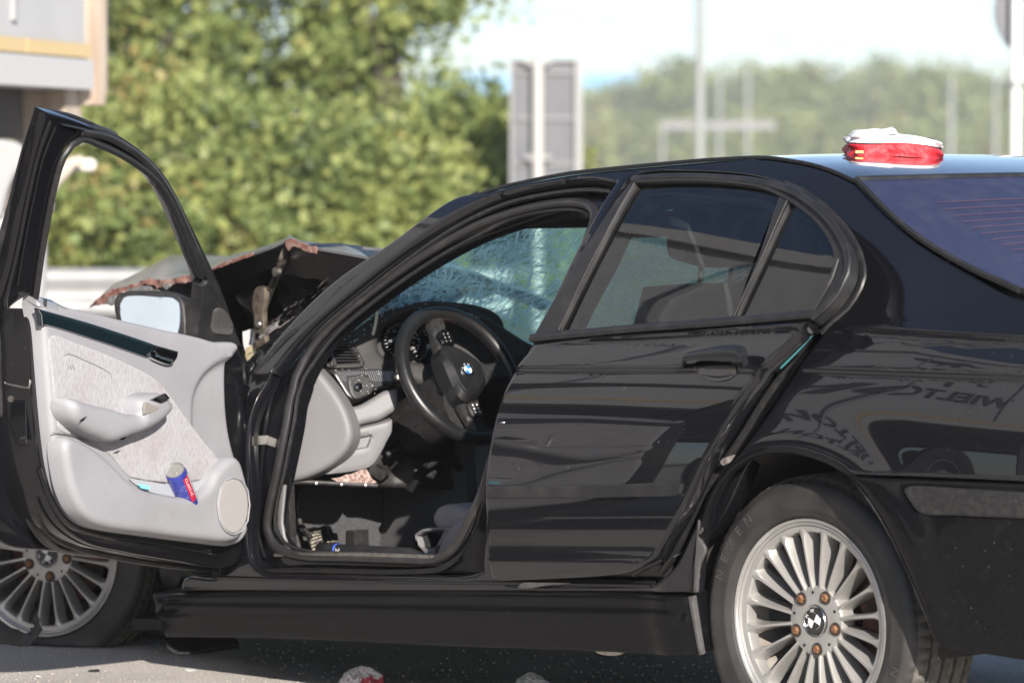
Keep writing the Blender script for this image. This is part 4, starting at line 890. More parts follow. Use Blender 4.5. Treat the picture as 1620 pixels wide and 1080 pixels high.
br=ypan('rusty_bracket','zinc',.585,[(402,458),(409,452),(417,455),(419,470),(416,490),(416,512),(421,548,'c'),(404,556,'c'),(401,530),(401,500),(398,480)],thick=.012,r=.003)
g=G(); q=yp(408,531,.588); g.lathe([(0,.001),(.0085,.001),(.0095,0)],16,Matrix.Translation(q)@Matrix.Rotation(R(-90),4,'X')); g.build('bracket_hole',car,M['glossblk'])
g=G(); q=yp(409,513,.590); g.lathe([(0,.006),(.008,.004),(.010,0)],10,Matrix.Translation(q)@Matrix.Rotation(R(-90),4,'X')); g.build('bracket_rivet',car,M['steel'])
ypan('broken_white_plastic','white',.56,[(384,524),(394,520),(404,520),(411,528),(404,536),(399,548),(388,556),(385,545)],jag=.0012)
ypan('broken_beige_plastic',mat('beige_plastic',(.55,.46,.28),.6),.57,[(388,552),(400,546),(407,556),(402,566),(390,570)],jag=.0012)
g=G(); rr=random.Random(3)
for i in range(46):
    t=rr.random()**1.3; x=408+t*120+rr.uniform(-6,6); y=528-t*88+rr.uniform(-9,9)*(1-t*.7); L=rr.uniform(3,16)*(1-.4*t)
    a=yp(x,y,.66+.01*rr.random()); b=yp(x+L,y-L*rr.uniform(.45,.95),.665); c=yp(x+L*.5,y-L*.35+rr.uniform(.6,2.4),.66); g.add([a,b,c],[(0,1,2)])
g.build('torn_metal_slivers',car,M['blade'],kind='stuff',smooth=False)
ypan('torn_wing_edge','blade',.655,[(408,534,'c'),(416,524),(430,512),(440,506),(436,516),(452,508),(470,500),(456,512),(436,521),(420,530)],jag=.0018)
ypan('front_wing','jamb',.70,[(388,575,'c'),(400,560),(425,536),(455,508),(475,492),(470,505),(440,545),(412,590),(402,640,'c'),(385,640,'c')],thick=.02,r=.004,feat=lambda u,v,d:.006*math.sin(u*60)*math.sin(v*45))
g=G(); 
for i in range(14):
    x=rr.uniform(392,432); y=rr.uniform(560,596); a=yp(x,y,.716); g.add([a,a+Vector((-.015*rr.random(),0,.016*rr.random())),a+Vector((-.004,0,.010))],[(0,1,2)])
g.build('wing_scratches',car,M['blade'],kind='stuff',smooth=False)
ypan('inner_wing','grime',.62,[(386,640,'c'),(400,640,'c'),(397,760),(398,880),(352,912,'c'),(285,915),(282,925),(262,930),(250,905),(250,800),(270,700),(330,650)],thick=.03,r=.006,jag=.0006,sp=.04,feat=lambda u,v,d:.01*math.sin(u*40)*math.sin(v*33))
ypan('front_wheel_housing','plblk',.42,[(90,760,'c'),(345,760,'c'),(345,940),(340,1000),(270,1010),(120,1010,'c')],thick=.05,r=.01,sp=.05,feat=lambda u,v,d:.015*math.sin(u*22)*math.sin(v*18))
ypan('lower_wing_remnant','paint2',.80,[(346,862,'c'),(384,858,'c'),(387,880),(395,905),(400,914,'c'),(352,916,'c'),(346,900)],thick=.02,r=.004)
# ------------------------------------------------------------------ dashboard
DN=Vector((-.90,.34,.26)); dp=planeS(MC,(1.735,.45,.93),DN,(0,-1,0))
def dpan(nm,m,off,pts,thick=.01,r=.003,sp=.012,**k): 
    par=k.pop('parent',car); return panel(nm,M[m] if isinstance(m,str) else m,par,dp.w(off),pts,k.pop('holes',()),thick=thick,r=r,sp=sp,**k)
hole=[(600,548),(602,530),(612,514),(632,502),(662,493),(700,491),(740,500),(775,518),(788,545),(786,572),(700,575),(665,571),(640,569),(618,567),(606,560)]
db=dpan('dashboard','dash',0,[(490,556,'c'),(498,540),(516,532),(545,529),(566,518),(585,503),(606,490),(640,479),(680,473),(722,478),(765,494),(800,516),(850,545),(930,560,'c'),(930,620,'c'),(800,620),(700,612),(630,600),(585,592),(530,590,'c'),(508,578)],thick=.30,r=.018,sp=.02,holes=[hole])
dpan('instrument_binnacle','dash',-.052,[(590,575,'c'),(590,500),(640,480),(700,476),(790,500),(800,590,'c')],thick=.02,r=.002,sp=.03,parent=db)
gp=dp.w(-.046)
def gauge(cx,cy,r,a0,a1,n,red=False,lab=()):
    p0,nn_,uu_,vv_=gp.axes; c=gp.p(cx,cy); fm=mk([uu_,vv_,nn_],c)
    g=G(); g.lathe([(0,.001),(r,.001),(r*1.04,.004),(r*1.08,.001)],40,fm); g.build('gauge_dial',db,M['glossblk'])
    g=G()
    for i in range(n):
        a=a0+(a1-a0)*i/(n-1); t=Matrix.Rotation(R(a),4,'Z'); L=.16 if i%2==0 else .09
        g.ext([(r*(.92-L),-.0009),(r*.92,-.0009),(r*.92,.0009),(r*(.92-L),.0009)],.0015,.0025,fm@t)
    g.ext([(0,-.0014),(r*.75,0),(0,.0014)],.003,.004,fm@Matrix.Rotation(R(a0+8),4,'Z')); g.lathe([(0,.006),(.006,.005),(.007,.002)],14,fm)
    g.build('gauge_marks',db,mat('dial_grey',(.35,.35,.36),.5))
    for i,s_ in enumerate(lab):
        a=R(a0+(a1-a0)*i/(len(lab)-1)); txt(s_,r*.17,fm@Matrix.Translation((r*.62*math.cos(a),r*.62*math.sin(a),.002)),'gauge_number',db,bpy.data.materials['dial_grey'],.0002)
    if red:
        g=G(); P=[(r*.95*math.cos(R(a)),r*.95*math.sin(R(a))) for a in range(-40,31,5)]; Q=[(r*.82*math.cos(R(a)),r*.82*math.sin(R(a))) for a in range(30,-41,-5)]; g.ext(P+Q,.002,.003,fm); g.build('red_zone',db,mat('gauge_red',(.75,.05,.02),.4))
gauge(636,540,.052,225,-45,25,lab=('20','60','100','140','180','220'))
gauge(678,548,.050,225,-40,17,True,lab=('1','2','3','4','5','6','7'))
# cracked reflection of the gauge glass is left plain; a few glass crumbs instead
g=G()
for i in range(60):
    x=rr.uniform(500,760); y=lerp(x,[(500,540),(560,528),(600,498),(680,478),(760,495)])+rr.uniform(0,16)
    try: q=dp.p(x,y,.0015+.001*rr.random())
    except ValueError: continue
    s_=rr.uniform(.0008,.0024); g.box(q,(s_,s_,s_),Matrix.Rotation(rr.random()*3,3,'X'))
for i in range(24):
    x=rr.uniform(520,600); y=rr.uniform(584,630); q=dp.p(x,y,.012); s_=rr.uniform(.0008,.0022); g.box(q,(s_,s_,s_))
g.build('glass_crumbs',car,mat('glass_crumb',(.8,.85,.85),.1,0,1),kind='stuff')
# air vent
ve=dpan('air_vent','plblk',.010,[(499,557,'c'),(514,541),(530,537),(556,543),(568,555),(578,574,'c'),(576,579),(530,582),(521,581)],thick=.02,r=.004,holes=[[(507,557,'c'),(515,546),(521,560),(526,577,'c')],[(522,545,'c'),(552,547),(562,556),(570,572,'c'),(532,575,'c'),(526,558)]],parent=db)
dpan('vent_cavity','glossblk',-.004+.006,[(500,557,'c'),(514,541),(556,543),(577,574,'c'),(524,581,'c')],thick=.002,r=0,parent=db)
for i in range(6):
    y=549+i*4.6; x0=524+i*1.4; x1=553+i*3.2; a=dp.p(x0,y,.008); b=dp.p(x1,y,.008); g=G(); g.tube([a,b],.0022,6,flat=.6); g.build('vent_slat',db,M['trimblk'])
for i in range(5):
    a=dp.p(509+i*3,553-i*1.5,.008); b=dp.p(515+i*3,566+i*1.5,.008); g=G(); g.tube([a,b],.0013,5); g.build('vent_slat',db,M['trimblk'])
g=G(); g.tube([dp.p(514,543,.014),dp.p(520,556,.015),dp.p(526,572,.015),dp.p(529,581,.014)],.0045,8,flat=.5); g.build('vent_bar',db,mat('dark_chrome',(.20,.20,.22),.25,.8))
# ribbed strip with light switch
rb=dpan('ribbed_strip','carbon',.006,[(527,589,'c'),(560,584),(600,583),(619,584,'c'),(621,607,'c'),(600,612),(585,622),(566,632),(553,628),(538,606)],thick=.03,r=.003,parent=db)
g=G()
for i in range(26):
    x=531+i*3.5; a=dp.p(x,588,.0065); b=dp.p(x+6,604,.0065); g.tube([a,b],.0011,4)
g.build('ribs',db,mat('rib_grey',(.20,.20,.21),.3,.5))
dpan('light_switch','plblk',.012,[(549,594,'c'),(582,590,'c'),(592,616),(575,628),(562,631),(554,620)],thick=.02,r=.004,parent=db)
for x,y in ((556,600),(563,598),(570,596),(577,594),(560,607),(568,605),(580,601),(584,609),(572,613),(579,621),(570,624)):
    g=G(); q=dp.p(x,y,.0125); g.box(q,(.0012,.005,.0035)); g.build('switch_mark',db,M['foam'])
q=dp.p(563,615,.014); g=G(); g.lathe([(0,.012),(.010,.010),(.011,0)],18,mk([dp.axes[2],dp.axes[3],dp.axes[1]],q)); g.build('light_knob',db,M['glossblk'])
q=dp.p(624,599,.02); g=G(); g.lathe([(0,.010),(.009,.008),(.012,.0),(.011,-.01)],16,mk([dp.axes[2],dp.axes[3],dp.axes[1]],q)); g.build('start_button',db,M['steel'])
# grey lower panels
k1=planeS(MC,(1.735,.70,.76),(-.55,.83,.05))
panel('footwell_side_trim',M['greyshade'],car,k1,[(474,570,'c'),(494,578),(516,600),(540,634),(553,664),(557,690),(551,708),(538,724),(514,742),(480,757),(455,762),(446,759,'c'),(448,735),(453,690),(461,640),(468,600)],thick=.06,r=.016,sp=.012)
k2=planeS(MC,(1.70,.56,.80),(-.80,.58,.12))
panel('column_panel',M['greyshade'],car,k2.w(.0),[(540,636,'c'),(560,642),(590,628),(606,618),(628,614,'c'),(630,630),(628,646),(614,656),(600,664),(575,670),(552,678),(548,660)],thick=.08,r=.014,sp=.01)
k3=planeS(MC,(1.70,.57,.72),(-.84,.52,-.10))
panel('knee_hatch',M['greyshade'],car,k3,[(549,684,'c'),(575,676),(600,670),(621,664,'c'),(621,682),(612,700),(604,716),(588,738),(560,746),(530,750),(508,752,'c'),(530,734),(545,712),(551,698)],[[(557,695,'c'),(588,689,'c'),(581,707,'c'),(549,713,'c')]],thick=.05,r=.008,sp=.01)
panel('hatch_recess',mat('grey_recess',(.20,.195,.20),.6),car,k3.w(-.014),[(550,690,'c'),(592,685,'c'),(586,711,'c'),(545,716,'c')],thick=.002,r=0)
panel('torn_insulation',mat('pink_torn_insulation',(.42,.33,.30),.9,noise=(130,(.20,.12,.10),.4,.6),bump=(200,.8,.004)),car,k3.w(.002),[(524,757,'c'),(548,752),(570,744),(579,742),(590,758),(596,763),(570,764),(540,763)],thick=.004,r=.001,jag=.0012)
strip('hatch_edge',M['plblk'],car,k3.w(.0),[(446,763),(480,762),(520,764),(560,766),(597,768)],.006)
g=G()
for x,y in ((500,764),(540,766),(578,767)): q=k3.p(x,y,.006); g.lathe([(0,.003),(.004,.002),(.005,0)],8,mk([k3.axes[2],k3.axes[3],k3.axes[1]],q))
g.build('hatch_clips',car,M['steel'])
# dark lower dash, column, wires
d2=planeS(MC,(1.86,.40,.80),(-.95,.30,0),(0,-1,0))
panel('lower_dash',M['plblk'],car,d2,[(470,590,'c'),(640,560,'c'),(930,560,'c'),(930,640),(830,690),(790,730),(740,770),(690,775),(600,770),(580,770),(560,745),(500,700)],thick=.10,r=.02,sp=.03,feat=lambda u,v,d:.012*math.sin(u*38)*math.sin(v*47))
g=G(); g.tube([yp(742,590,.37)+Vector((.02,0,0)),Vector((1.85,.37,.74))],.045,14); g.tube([Vector((1.56,.37,.80)),Vector((1.75,.37,.74))],.06,12); g.build('steering_column',car,M['plblk'])
cols=[(.5,.08,.02),(.45,.25,.05),(.5,.1,.4),(.1,.35,.1),(.55,.5,.1),(.3,.3,.32),(.5,.08,.05)]
for i in range(11):
    x=634+i*3.0; a=d2.p(x,612+rr.random()*6,.05); b=d2.p(x+rr.uniform(-6,8),628,.07); c=d2.p(x+rr.uniform(-8,10),642+rr.random()*6,.04); g=G(); P=crv([a,b,c],.006,False); g.tube(P,.0022,5); g.build('loose_wire',car,mat('wire_%d'%i,cols[i%7],.5))
g=G(); g.tube(crv([d2.p(640,775,.03),d2.p(660,740,.05),d2.p(690,722,.05),d2.p(720,740,.03)],.02,False),.012,8); g.tube(crv([d2.p(600,720,.05),d2.p(640,700,.06),d2.p(675,712,.05)],.02,False),.010,8); g.tube(crv([d2.p(575,735,.09),d2.p(594,742,.09),d2.p(606,730,.09)],.01,False),.0035,6); g.build('dash_ducts',car,M['grime'])
panel('airbag_bracket',M['grime'],car,d2.w(.06),[(655,708,'c'),(672,700),(690,700),(712,708,'c'),(700,722),(690,728),(668,730)],thick=.01,r=.003,jag=.001)
# ------------------------------------------------------------------ steering wheel (turned a quarter)
SWC=yp(744,588,.36); SN=Vector((-.90,.0,.42)).normalized()
cc=yp(727,594,.37); Sx=Vector((0,-1,0)); Sy=SN.cross(Sx).normalized(); SM=mk([Sx,Sy,SN],cc)
g=G(); RR=.176; P=[SM@Vector((RR*math.cos(a*math.pi/48),RR*math.sin(a*math.pi/48),0)) for a in range(96)]; g.tube(P,[.0175+.0015*math.sin(a/96*4*math.pi)**2 for a in range(96)],14,closed=True,nrm=[SN]*96)
sw=g.build('steering_wheel',car,M['leather'],angle=180)
g=G(); P=[SM@Vector(((RR-.0165)*math.cos(a*math.pi/48),(RR-.0165)*math.sin(a*math.pi/48),.004)) for a in range(96)]; g.tube(P,.0011,4,closed=True); g.build('wheel_stitching',sw,mat('stitch_brown',(.04,.03,.03),.8))
SR=SM@Matrix.Rotation(R(90+3),4,'Z')
def loc2(P,z0,z1,nm,m,bev=.008): g=G(); g.ext([(p[0],p[1]) for p in crv(P,.006)],z0,z1,SR,bev=bev); return g.build(nm,sw,M[m],angle=40)
loc2([(-.078,.030),(-.06,.046),(0,.052),(.06,.046),(.078,.030),(.072,-.010),(.045,-.050),(.025,-.066),(-.025,-.066),(-.045,-.050),(-.072,-.010)],-.03,.028,'airbag_cover','leather',.014)
loc2([(-.062,.022),(-.046,.034),(0,.040),(.046,.034),(.062,.022),(.055,-.010),(.036,-.038),(.020,-.050),(-.020,-.050),(-.036,-.038),(-.055,-.010)],.02,.030,'airbag_badge_field','leather',.004)
for sg in (1,-1):
    loc2([(sg*.070,.034),(sg*.12,.028),(sg*.165,.020),(sg*.172,.0),(sg*.165,-.020),(sg*.12,-.018),(sg*.070,-.022)],-.022,.004,'wheel_spoke','plblk',.010)
    loc2([(sg*.084,.024),(sg*.118,.022),(sg*.124,.005),(sg*.118,-.012),(sg*.080,-.014)],.0,.016,'button_pod','glossblk' if sg>0 else 'plblk',.004)
    for i in range(6):
        g=G(); g.box((0,0,0),(.005,.0035,.0012)); 
        for v in range(len(g.v)): g.v[v]=SR@(g.v[v]+Vector((sg*(.090+.010*(i%3)),.013-.014*(i//3),.0168)))
        g.build('button_mark',sw,M['emwhite'] if sg<0 else M['foam'])
loc2([(-.040,-.055),(-.026,-.10),(-.022,-.165),(.022,-.165),(.026,-.10),(.040,-.055)],-.02,.006,'wheel_spoke','plblk',.010)
emblem('wheel_badge',SR@Matrix.Translation((0,-.002,.031))@Matrix.Rotation(R(-90+18),4,'Z'),.019,sw,M['emwhite'],M['emblue'])
g=G(); g.tube([yp(700,560,.37)+Vector((.09,.06,0)),yp(668,575,.43)+Vector((.09,.05,0))],.006,8); g.build('column_stalk',car,M['plblk'])
# ------------------------------------------------------------------ cabin
g=G(); g.box((1.05,0,.315),(2.15,1.44,.03)); g.box((1.0,0,.44),(2.1,.30,.26),tp=.82); g.box((2.10,0,.58),(.05,1.40,.60),Matrix.Rotation(R(-12),3,'Y')); g.box((1.93,.0,.56),(.36,.40,.36)); g.build('cabin_floor',car,M['carpet'])
g=G(); g.box((1.95,.755,.58),(.34,.02,.44)); g.build('kick_panel',car,M['plblk'])
strip('sill_trim',M['greyshade'],car,js.w(-.075),[(449,764),(446,795),(444,828),(448,852),(458,875)],.010,flat=.6)
panel('console_side',mat('console_blue_grey',(.10,.115,.13),.6),car,planeS(MC,(1.4,.165,.6),(0,1,.0),(-1,0,0)),[(742,690,'c'),(800,690,'c'),(800,800,'c'),(715,800,'c'),(724,770),(736,730)],thick=.2,r=.01)
panel('console_side',mat('console_grey',(.065,.07,.075),.7),car,planeS(MC,(1.4,.155,.6),(0,1,.0),(-1,0,0)),[(690,775,'c'),(742,700,'c'),(760,830,'c'),(660,830,'c')],thick=.1,r=.01)
def seat(yc,nm,lab):
    s_=empty(nm,Matrix.Translation((1.05,yc,.34)),car,label=lab)
    g=G(); 
    def cu(u,v):
        x=-.16+.54*u; y=(v-.5)*.50; z=.13+.05*math.sin(math.pi*min(1,u*1.05))+.028*u-.06*max(0,u-.86)/.14*0; e=max(0,u-.80)/.20; z-=.10*e**3; b=abs(2*v-1); z+=.03*max(0,b-.55)/.45-.10*max(0,b-.9)/.1; return Vector((x,y,z))
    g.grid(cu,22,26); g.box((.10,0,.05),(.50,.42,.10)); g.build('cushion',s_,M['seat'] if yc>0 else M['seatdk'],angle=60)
    g=G()
    def bk(u,v):
        h=u*.60; y=(v-.5)*(.50-.10*u*u); b=abs(2*v-1); t=.05+.035*max(0,b-.5)-.03*max(0,b-.92)/.08; x=-.14-.45*h+.02*math.sin(u*6)+t; z=.12+h; return Vector((x,y,z))
    g.grid(bk,22,22); g.grid(lambda u,v:bk(u,v)-Vector((.14+.02*math.sin(math.pi*u),0,0)),22,22,True)
    L=[bk(i/22,0) for i in range(23)]; 
    for vv in (0,1):
        g.grid(lambda u,v:bk(v,vv).lerp(bk(v,vv)-Vector((.14+.02*math.sin(math.pi*v),0,0)),u),2,22)
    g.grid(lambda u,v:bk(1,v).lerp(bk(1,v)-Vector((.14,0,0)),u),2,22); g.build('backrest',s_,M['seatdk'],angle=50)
    g=G(); P=[(-.13,-.09),(-.12,.05),(-.09,.095),(.09,.095),(.12,.05),(.13,-.09),(.10,-.11),(-.10,-.11)]
    g.ext([(p[0],p[1]) for p in crv(P,.01)],-.035,.045,mk([Vector((0,1,0)),Vector((-.25,0,1)).normalized(),Vector((1,0,.25)).normalized()],(-.43,0,.88)),bev=.02); g.build('headrest',s_,M['seatdk'],angle=50)
    g=G(); g.tube([(-.40,.05,.70),(-.42,.05,.80)],.006,8); g.tube([(-.40,-.05,.70),(-.42,-.05,.80)],.006,8); g.build('headrest_posts',s_,M['steel'])
    return s_
ds_=seat(.38,'driver_seat','driver seat with a stained pale cloth cushion'); seat(-.38,'passenger_seat','dark passenger seat')
sy=planeS(MC,(0,.60,0),(0,1,0),(-1,0,0))
def sp_(nm,m,off,pts,thick=.02,r=.005,holes=()): 
    o=panel(nm,M[m] if isinstance(m,str) else m,None,sy.w(off),pts,holes,thick=thick,r=r,sp=.012); o.parent=ds_; o.matrix_local=Matrix.Translation((-1.05,-.38,-.34)); return o
bol=sp_('seat_bolster','seat',-.03,[(681,812),(686,803),(698,798),(714,799),(735,806),(800,806,'c'),(790,850,'c'),(700,845),(684,834),(680,822)],thick=.10,r=.024)
sp_('seat_side_trim','greyshade',.0,[(654,846,'c'),(664,838),(690,834),(712,834),(735,842),(760,850,'c'),(750,878,'c'),(700,879),(672,876,'c'),(660,862)],thick=.02,r=.004,holes=[[(658,848,'c'),(672,841),(702,838,'c'),(693,856),(684,868),(664,866,'c')],[(708,846,'c'),(722,845),(742,856,'c'),(728,866),(712,856)]])
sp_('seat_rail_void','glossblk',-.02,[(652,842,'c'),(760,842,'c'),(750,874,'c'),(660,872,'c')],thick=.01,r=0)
q=sy.p(697,870,.004); g=G(); g.lathe([(0,.005),(.012,.004),(.0135,0)],16,mk([Vector((1,0,0)),Vector((0,0,-1)),Vector((0,1,0))],q-Vector((1.05,.38,.34)))); g.build('seat_knob',ds_,M['plblk'])
# rear bench
g=G(); g.box((.22,0,.50),(.50,1.30,.16),tp=.95); g.box((-.10,0,.80),(.14,1.30,.52),Matrix.Rotation(R(-22),3,'Y'),tp=.95); g.box((-.42,0,.985),(.36,1.3,.02)); g.build('rear_bench',car,M['seatdk'])
for yy in (.36,-.36): g=G(); g.box((-.22,yy,1.07),(.08,.24,.11),tp=.85); g.build('rear_headrest',car,M['seatdk'])
# pedals
pd=mat('dotted_pedal_rubber',(.22,.19,.14),.5,noise=(170,(.03,.028,.025),.47,.53))
def pedal(pts,y,stem):
    S=planeS(MC,(0,y,0),(-.55,.75,.35),(-1,0,0)); S=planeS(MC,yp(pts[0][0],pts[0][1],y),(-.75,.55,.36),(0,-1,0)); o=panel('pedal',pd,car,S,pts,thick=.012,r=.003,sp=.01); g=G(); g.tube([yp(*q,y) for q in stem],.007,6); g.build('pedal_arm',o,M['plblk'])
    g=G()
    for i in range(5):
        a=Vector(pts[0][:2]).lerp(Vector(pts[3][:2]),(i+.7)/5.6); b=Vector(pts[1][:2]).lerp(Vector(pts[2][:2]),(i+.7)/5.6); g.tube([S.p(a.x,a.y,.001),S.p(b.x,b.y,.001)],.0018,4)
    g.build('pedal_ridges',o,M['rubber'])
pedal([(483,842,'c'),(507,838,'c'),(513,862,'c'),(495,872,'c')],.50,[(492,850),(475,828),(470,800),(476,770)])
pedal([(511,842,'c'),(533,842,'c'),(536,856,'c'),(518,857,'c')],.40,[(520,850),(507,822),(503,790),(508,770)])
g=G(); g.tube([yp(548,850,.3),yp(536,820,.3),yp(540,780,.3)],.008,6); g.box(yp(566,853,.3),(.03,.05,.05)); g.build('throttle_pedal',car,M['plblk'])
# crushed front wings over the wheels
cx_,cz_=ctr.x,ctr.z
wo_=[(1.87,.885,'c'),(2.2,.885),(2.5,.865),(2.8,.84),(3.05,.80),(3.22,.72,'c'),(3.26,.60),(3.20,.50,'c')]
arc_=[(cx_+.365*math.cos(R(a)),cz_+.365*math.sin(R(a))) for a in range(22,160,8)]
wo_=[p for p in wo_ if p[0]>1.0 and (p[0]<cx_+.75)]+[(p[0],p[1],'c') if i in (0,len(arc_)-1) else p for i,p in enumerate(arc_)]+[(1.99,.52,'c'),(1.87,.56,'c')]
crum=lambda u,v,d:.012*math.sin(u*17+v*9)*math.sin(v*23+1)*min(1,max(0,u-1.95)*3)
panel('crushed_wing',M['paint2'],car,plain.w(.012),wo_,thick=.03,r=.004,sp=.03,px=False,step=.03,feat=crum)
panel('far_wing',M['paint2'],car,msd.w(-.01),[(1.90,.88,'c'),(2.5,.86),(3.0,.80),(3.15,.6,'c'),(3.0,.32,'c'),(1.9,.30,'c')],thick=.03,r=.004,sp=.06,px=False,step=.04,feat=crum)
g=G(); g.box((2.55,0,.55),(.75,1.05,.42),Matrix.Rotation(R(3),3,'Y'),tp=.9); g.tube([(2.25,.35,.80),(2.6,.2,.82),(2.9,-.1,.78)],.05,8); g.box((2.95,0,.42),(.12,1.3,.14)); g.build('engine_block',car,M['grime'])
# ================================================================== THINGS ROUND THE CAR
def thing(nm,m4,lab,cat,**k): return empty(nm,m4,None,label=lab,category=cat,**k)
def tg(o,lab,cat,group=None,kind=None):
    o['label']=lab; o['category']=cat
    if group: o['group']=group
    if kind: o['kind']=kind
    return o
# drinks can in the door pocket
S=dS.w(.056); a=MD@S.p(296,792); b=MD@S.p(276,743); ax=(b-a).normalized()
vd=(CAM-b).normalized(); ax=(ax+vd*.22).normalized()
cm=frame(b-ax*.125,ax,vd)
can=empty('drinks_can',cm,None,label='slim blue and silver drinks can with a red label standing in the door pocket',category='drinks can')
g=G(); g.lathe([(0,0),(.020,0),(.0255,.006),(.0265,.012),(.0265,.112),(.0262,.116),(.0235,.123)],40); g.build('can_body',can,mat('can_blue',(.035,.05,.36),.25,.35,.8,dirt=((.5,.5,.55),60,.55,.85,.3)),angle=30)
g=G(); g.lathe([(.0236,.1225),(.0240,.1258),(.0228,.1262),(.0215,.1225),(0,.1222)],40); g.ext([(x,y) for x,y in crv([(-.004,-.012),(.004,-.012),(.006,0),(.004,.01),(-.004,.01),(-.006,0)],.002)],.1223,.1240); g.build('can_lid',can,mat('can_lid_silver',(.36,.355,.34),.35,.6))
def arc(nm,a0,a1,z0,z1,r,m):
    g=G(); g.grid(lambda u,v:Vector((r*math.cos(R(a0+(a1-a0)*u)),r*math.sin(R(a0+(a1-a0)*u)),z0+(z1-z0)*v)),10,1); return g.build(nm,can,m,norm=False)
arc('can_red_panel',112,150,.028,.108,.0268,mat('can_red',(.45,.02,.05),.35,0,.6)); arc('can_silver_panel',150,166,.012,.108,.0268,mat('can_silver',(.6,.6,.64),.3,.5)); arc('can_dark_panel',166,230,.012,.110,.0268,mat('can_dark',(.03,.03,.045),.3,.3))
for i,ch in enumerate('CLASSIC'):
    an=R(128); m_=frame(Vector((.0272*math.cos(an),.0272*math.sin(an),.100-i*.0085)),(math.cos(an),math.sin(an),0),(-math.sin(an),math.cos(an),0)); txt(ch,.0105,m_,'can_letter',can,M['emwhite'],.0002)
# blue sachet
g=G(); S=dS.w(.0445); P=[S.p(*q) for q in ((218,765),(236,768),(235,774),(222,772))]; g.add([MD@p for p in P],[(0,1,2,3)]); g.add([MD@(p+Vector((0,.003,0))) for p in P],[(3,2,1,0)])
tg(g.build('paper_sachet',None,mat('sachet_blue',(.25,.70,.80),.5)),'small pale turquoise sachet tucked in the door pocket beside the can','sachet')
# cord hanging in front of the dash
g=G(); P=crv([yp(598,452,.50),yp(597,480,.50),yp(596,500,.50),yp(593,518,.50),yp(590,529,.50)],.01,False); g.tube([MC@p for p in P],[.0016+.0022*min(1,i/(len(P)*.5)) for i in range(len(P))],6)
tg(g.build('hanging_cord',None,mat('cream_cord',(.62,.62,.52),.7)),'thin cream cord hanging in front of the dashboard left of the dials','cord')
# black tube with a blue ring lying in the footwell
ta=MC@yp(506,868,.60); tb=MC@yp(665,876,.60); tm=frame(ta,(tb-ta).normalized(),(0,0,1)); L=(tb-ta).length
tu=thing('umbrella',tm,'black folded umbrella with a thin blue ring lying in the driver footwell','umbrella')
g=G(); g.lathe([(0,0),(.016,.0),(.019,.006),(.017,.05),(.015,.06),(.015,L*.9),(.006,L),(0,L)],20); g.build('umbrella_sleeve',tu,M['trimblk'])
g=G(); g.lathe([(.0155,.066),(.0165,.067),(.0165,.072),(.0155,.073)],20); g.build('blue_ring',tu,mat('ring_blue',(.05,.12,.6),.4))
ang=math.atan2(*( (tm.inverted().to_3x3()@(CAM-ta)).yx )); txt('2',.022,frame(Vector((.0156*math.cos(ang),.0156*math.sin(ang),.086)),(math.cos(ang),math.sin(ang),0),(-math.sin(ang)*1,math.cos(ang),0) if 0 else (0,0,1)),'number_mark',tu,M['emwhite'],.0003)
# first-aid bag on the roof
def rp(px,py,y):
    o=MCI@CAM; d=MCI.to_3x3()@ray(px,py); return o+d*((y-o.y)/d.y)
bp=at(1414,246,9.05); pb=MCI@bp
for _ in range(1): pass
# put the bag where the roof skyline is: march along the ray of its base until the roof is met
best=None
for i in range(400):
    Y=7.8+i*.01; q=MCI@at(1414,245.5,Y); d=q.z-roofz(min(1.3,max(-.1,q.x)),max(-.56,min(.56,q.y)))
    if best is None or abs(d)<best[0]: best=(abs(d),Y,q)
q=best[2]; print('bag',best)
zb=roofz(q.x,q.y); bw=MC@Vector((q.x,q.y,zb+.001)); kk=best[1]/FPX
bag=thing('first_aid_bag',mk([Vector((1,0,0)),Vector((0,1,0)),Vector((0,0,1))],bw),'red soft bag with a white folded top lying on the car roof','bag')
W=76*kk*2; 
def bagm(z0,z1,wsc,top,amp,seed):
    g=G()
    def f(u,v):
        a=2*math.pi*u; c,s=math.cos(a),math.sin(a); sq=(abs(c)**5+abs(s)**5)**(-1/5); k=1-.06*(v>.98)
        w_=wsc*(1+.04*math.sin(a*5+seed)+.02*math.sin(a*11)); x=W/2*c*sq*w_*k; y=.11*s*sq*w_*k; zz=z0+(z1-z0)*v
        if top: zz+=(.0)
        zz+=amp*math.sin(x*38+seed)*v; return Vector((x+.004*math.sin(zz*260+a*3),y,zz-(.012*max(0,x/(W/2))**1.5)))
    g.grid(f,72,10); return g,f
g,f=bagm(-.004,.026,.98,0,.002,1); g.build('bag_body',bag,mat('bag_red',(.55,.018,.03),.55,0,.2,bump=(60,.8,.006)),angle=80)
g=G(); g.tube([f(i/72,1)+Vector((0,0,.001)) for i in range(72)],.0028,6,closed=True); g.build('zip',bag,M['plblk'])
g,f2=bagm(.027,.043,.95,1,.003,1); 
def capf(u,v):
    p=f2(u,1); c=Vector((0,0,p.z)); q=p.lerp(Vector((p.x*0,p.y*0,p.z)),v*.999); q.z+=.006*math.sin(math.pi*v*.5)+(.012 if q.x<-.0 and v>.02 else 0)*min(1,v*8)+.002*math.sin(q.x*70+q.y*40); return q
g.grid(capf,72,8); g.build('bag_top',bag,mat('bag_white',(.82,.82,.84),.8,bump=(45,.8,.006)),angle=60)
g=G(); g.box((-W/2*.80,-.108,.006),(.018,.004,.006)); g.build('bag_label',bag,mat('label_yellow',(.75,.55,.2),.6))
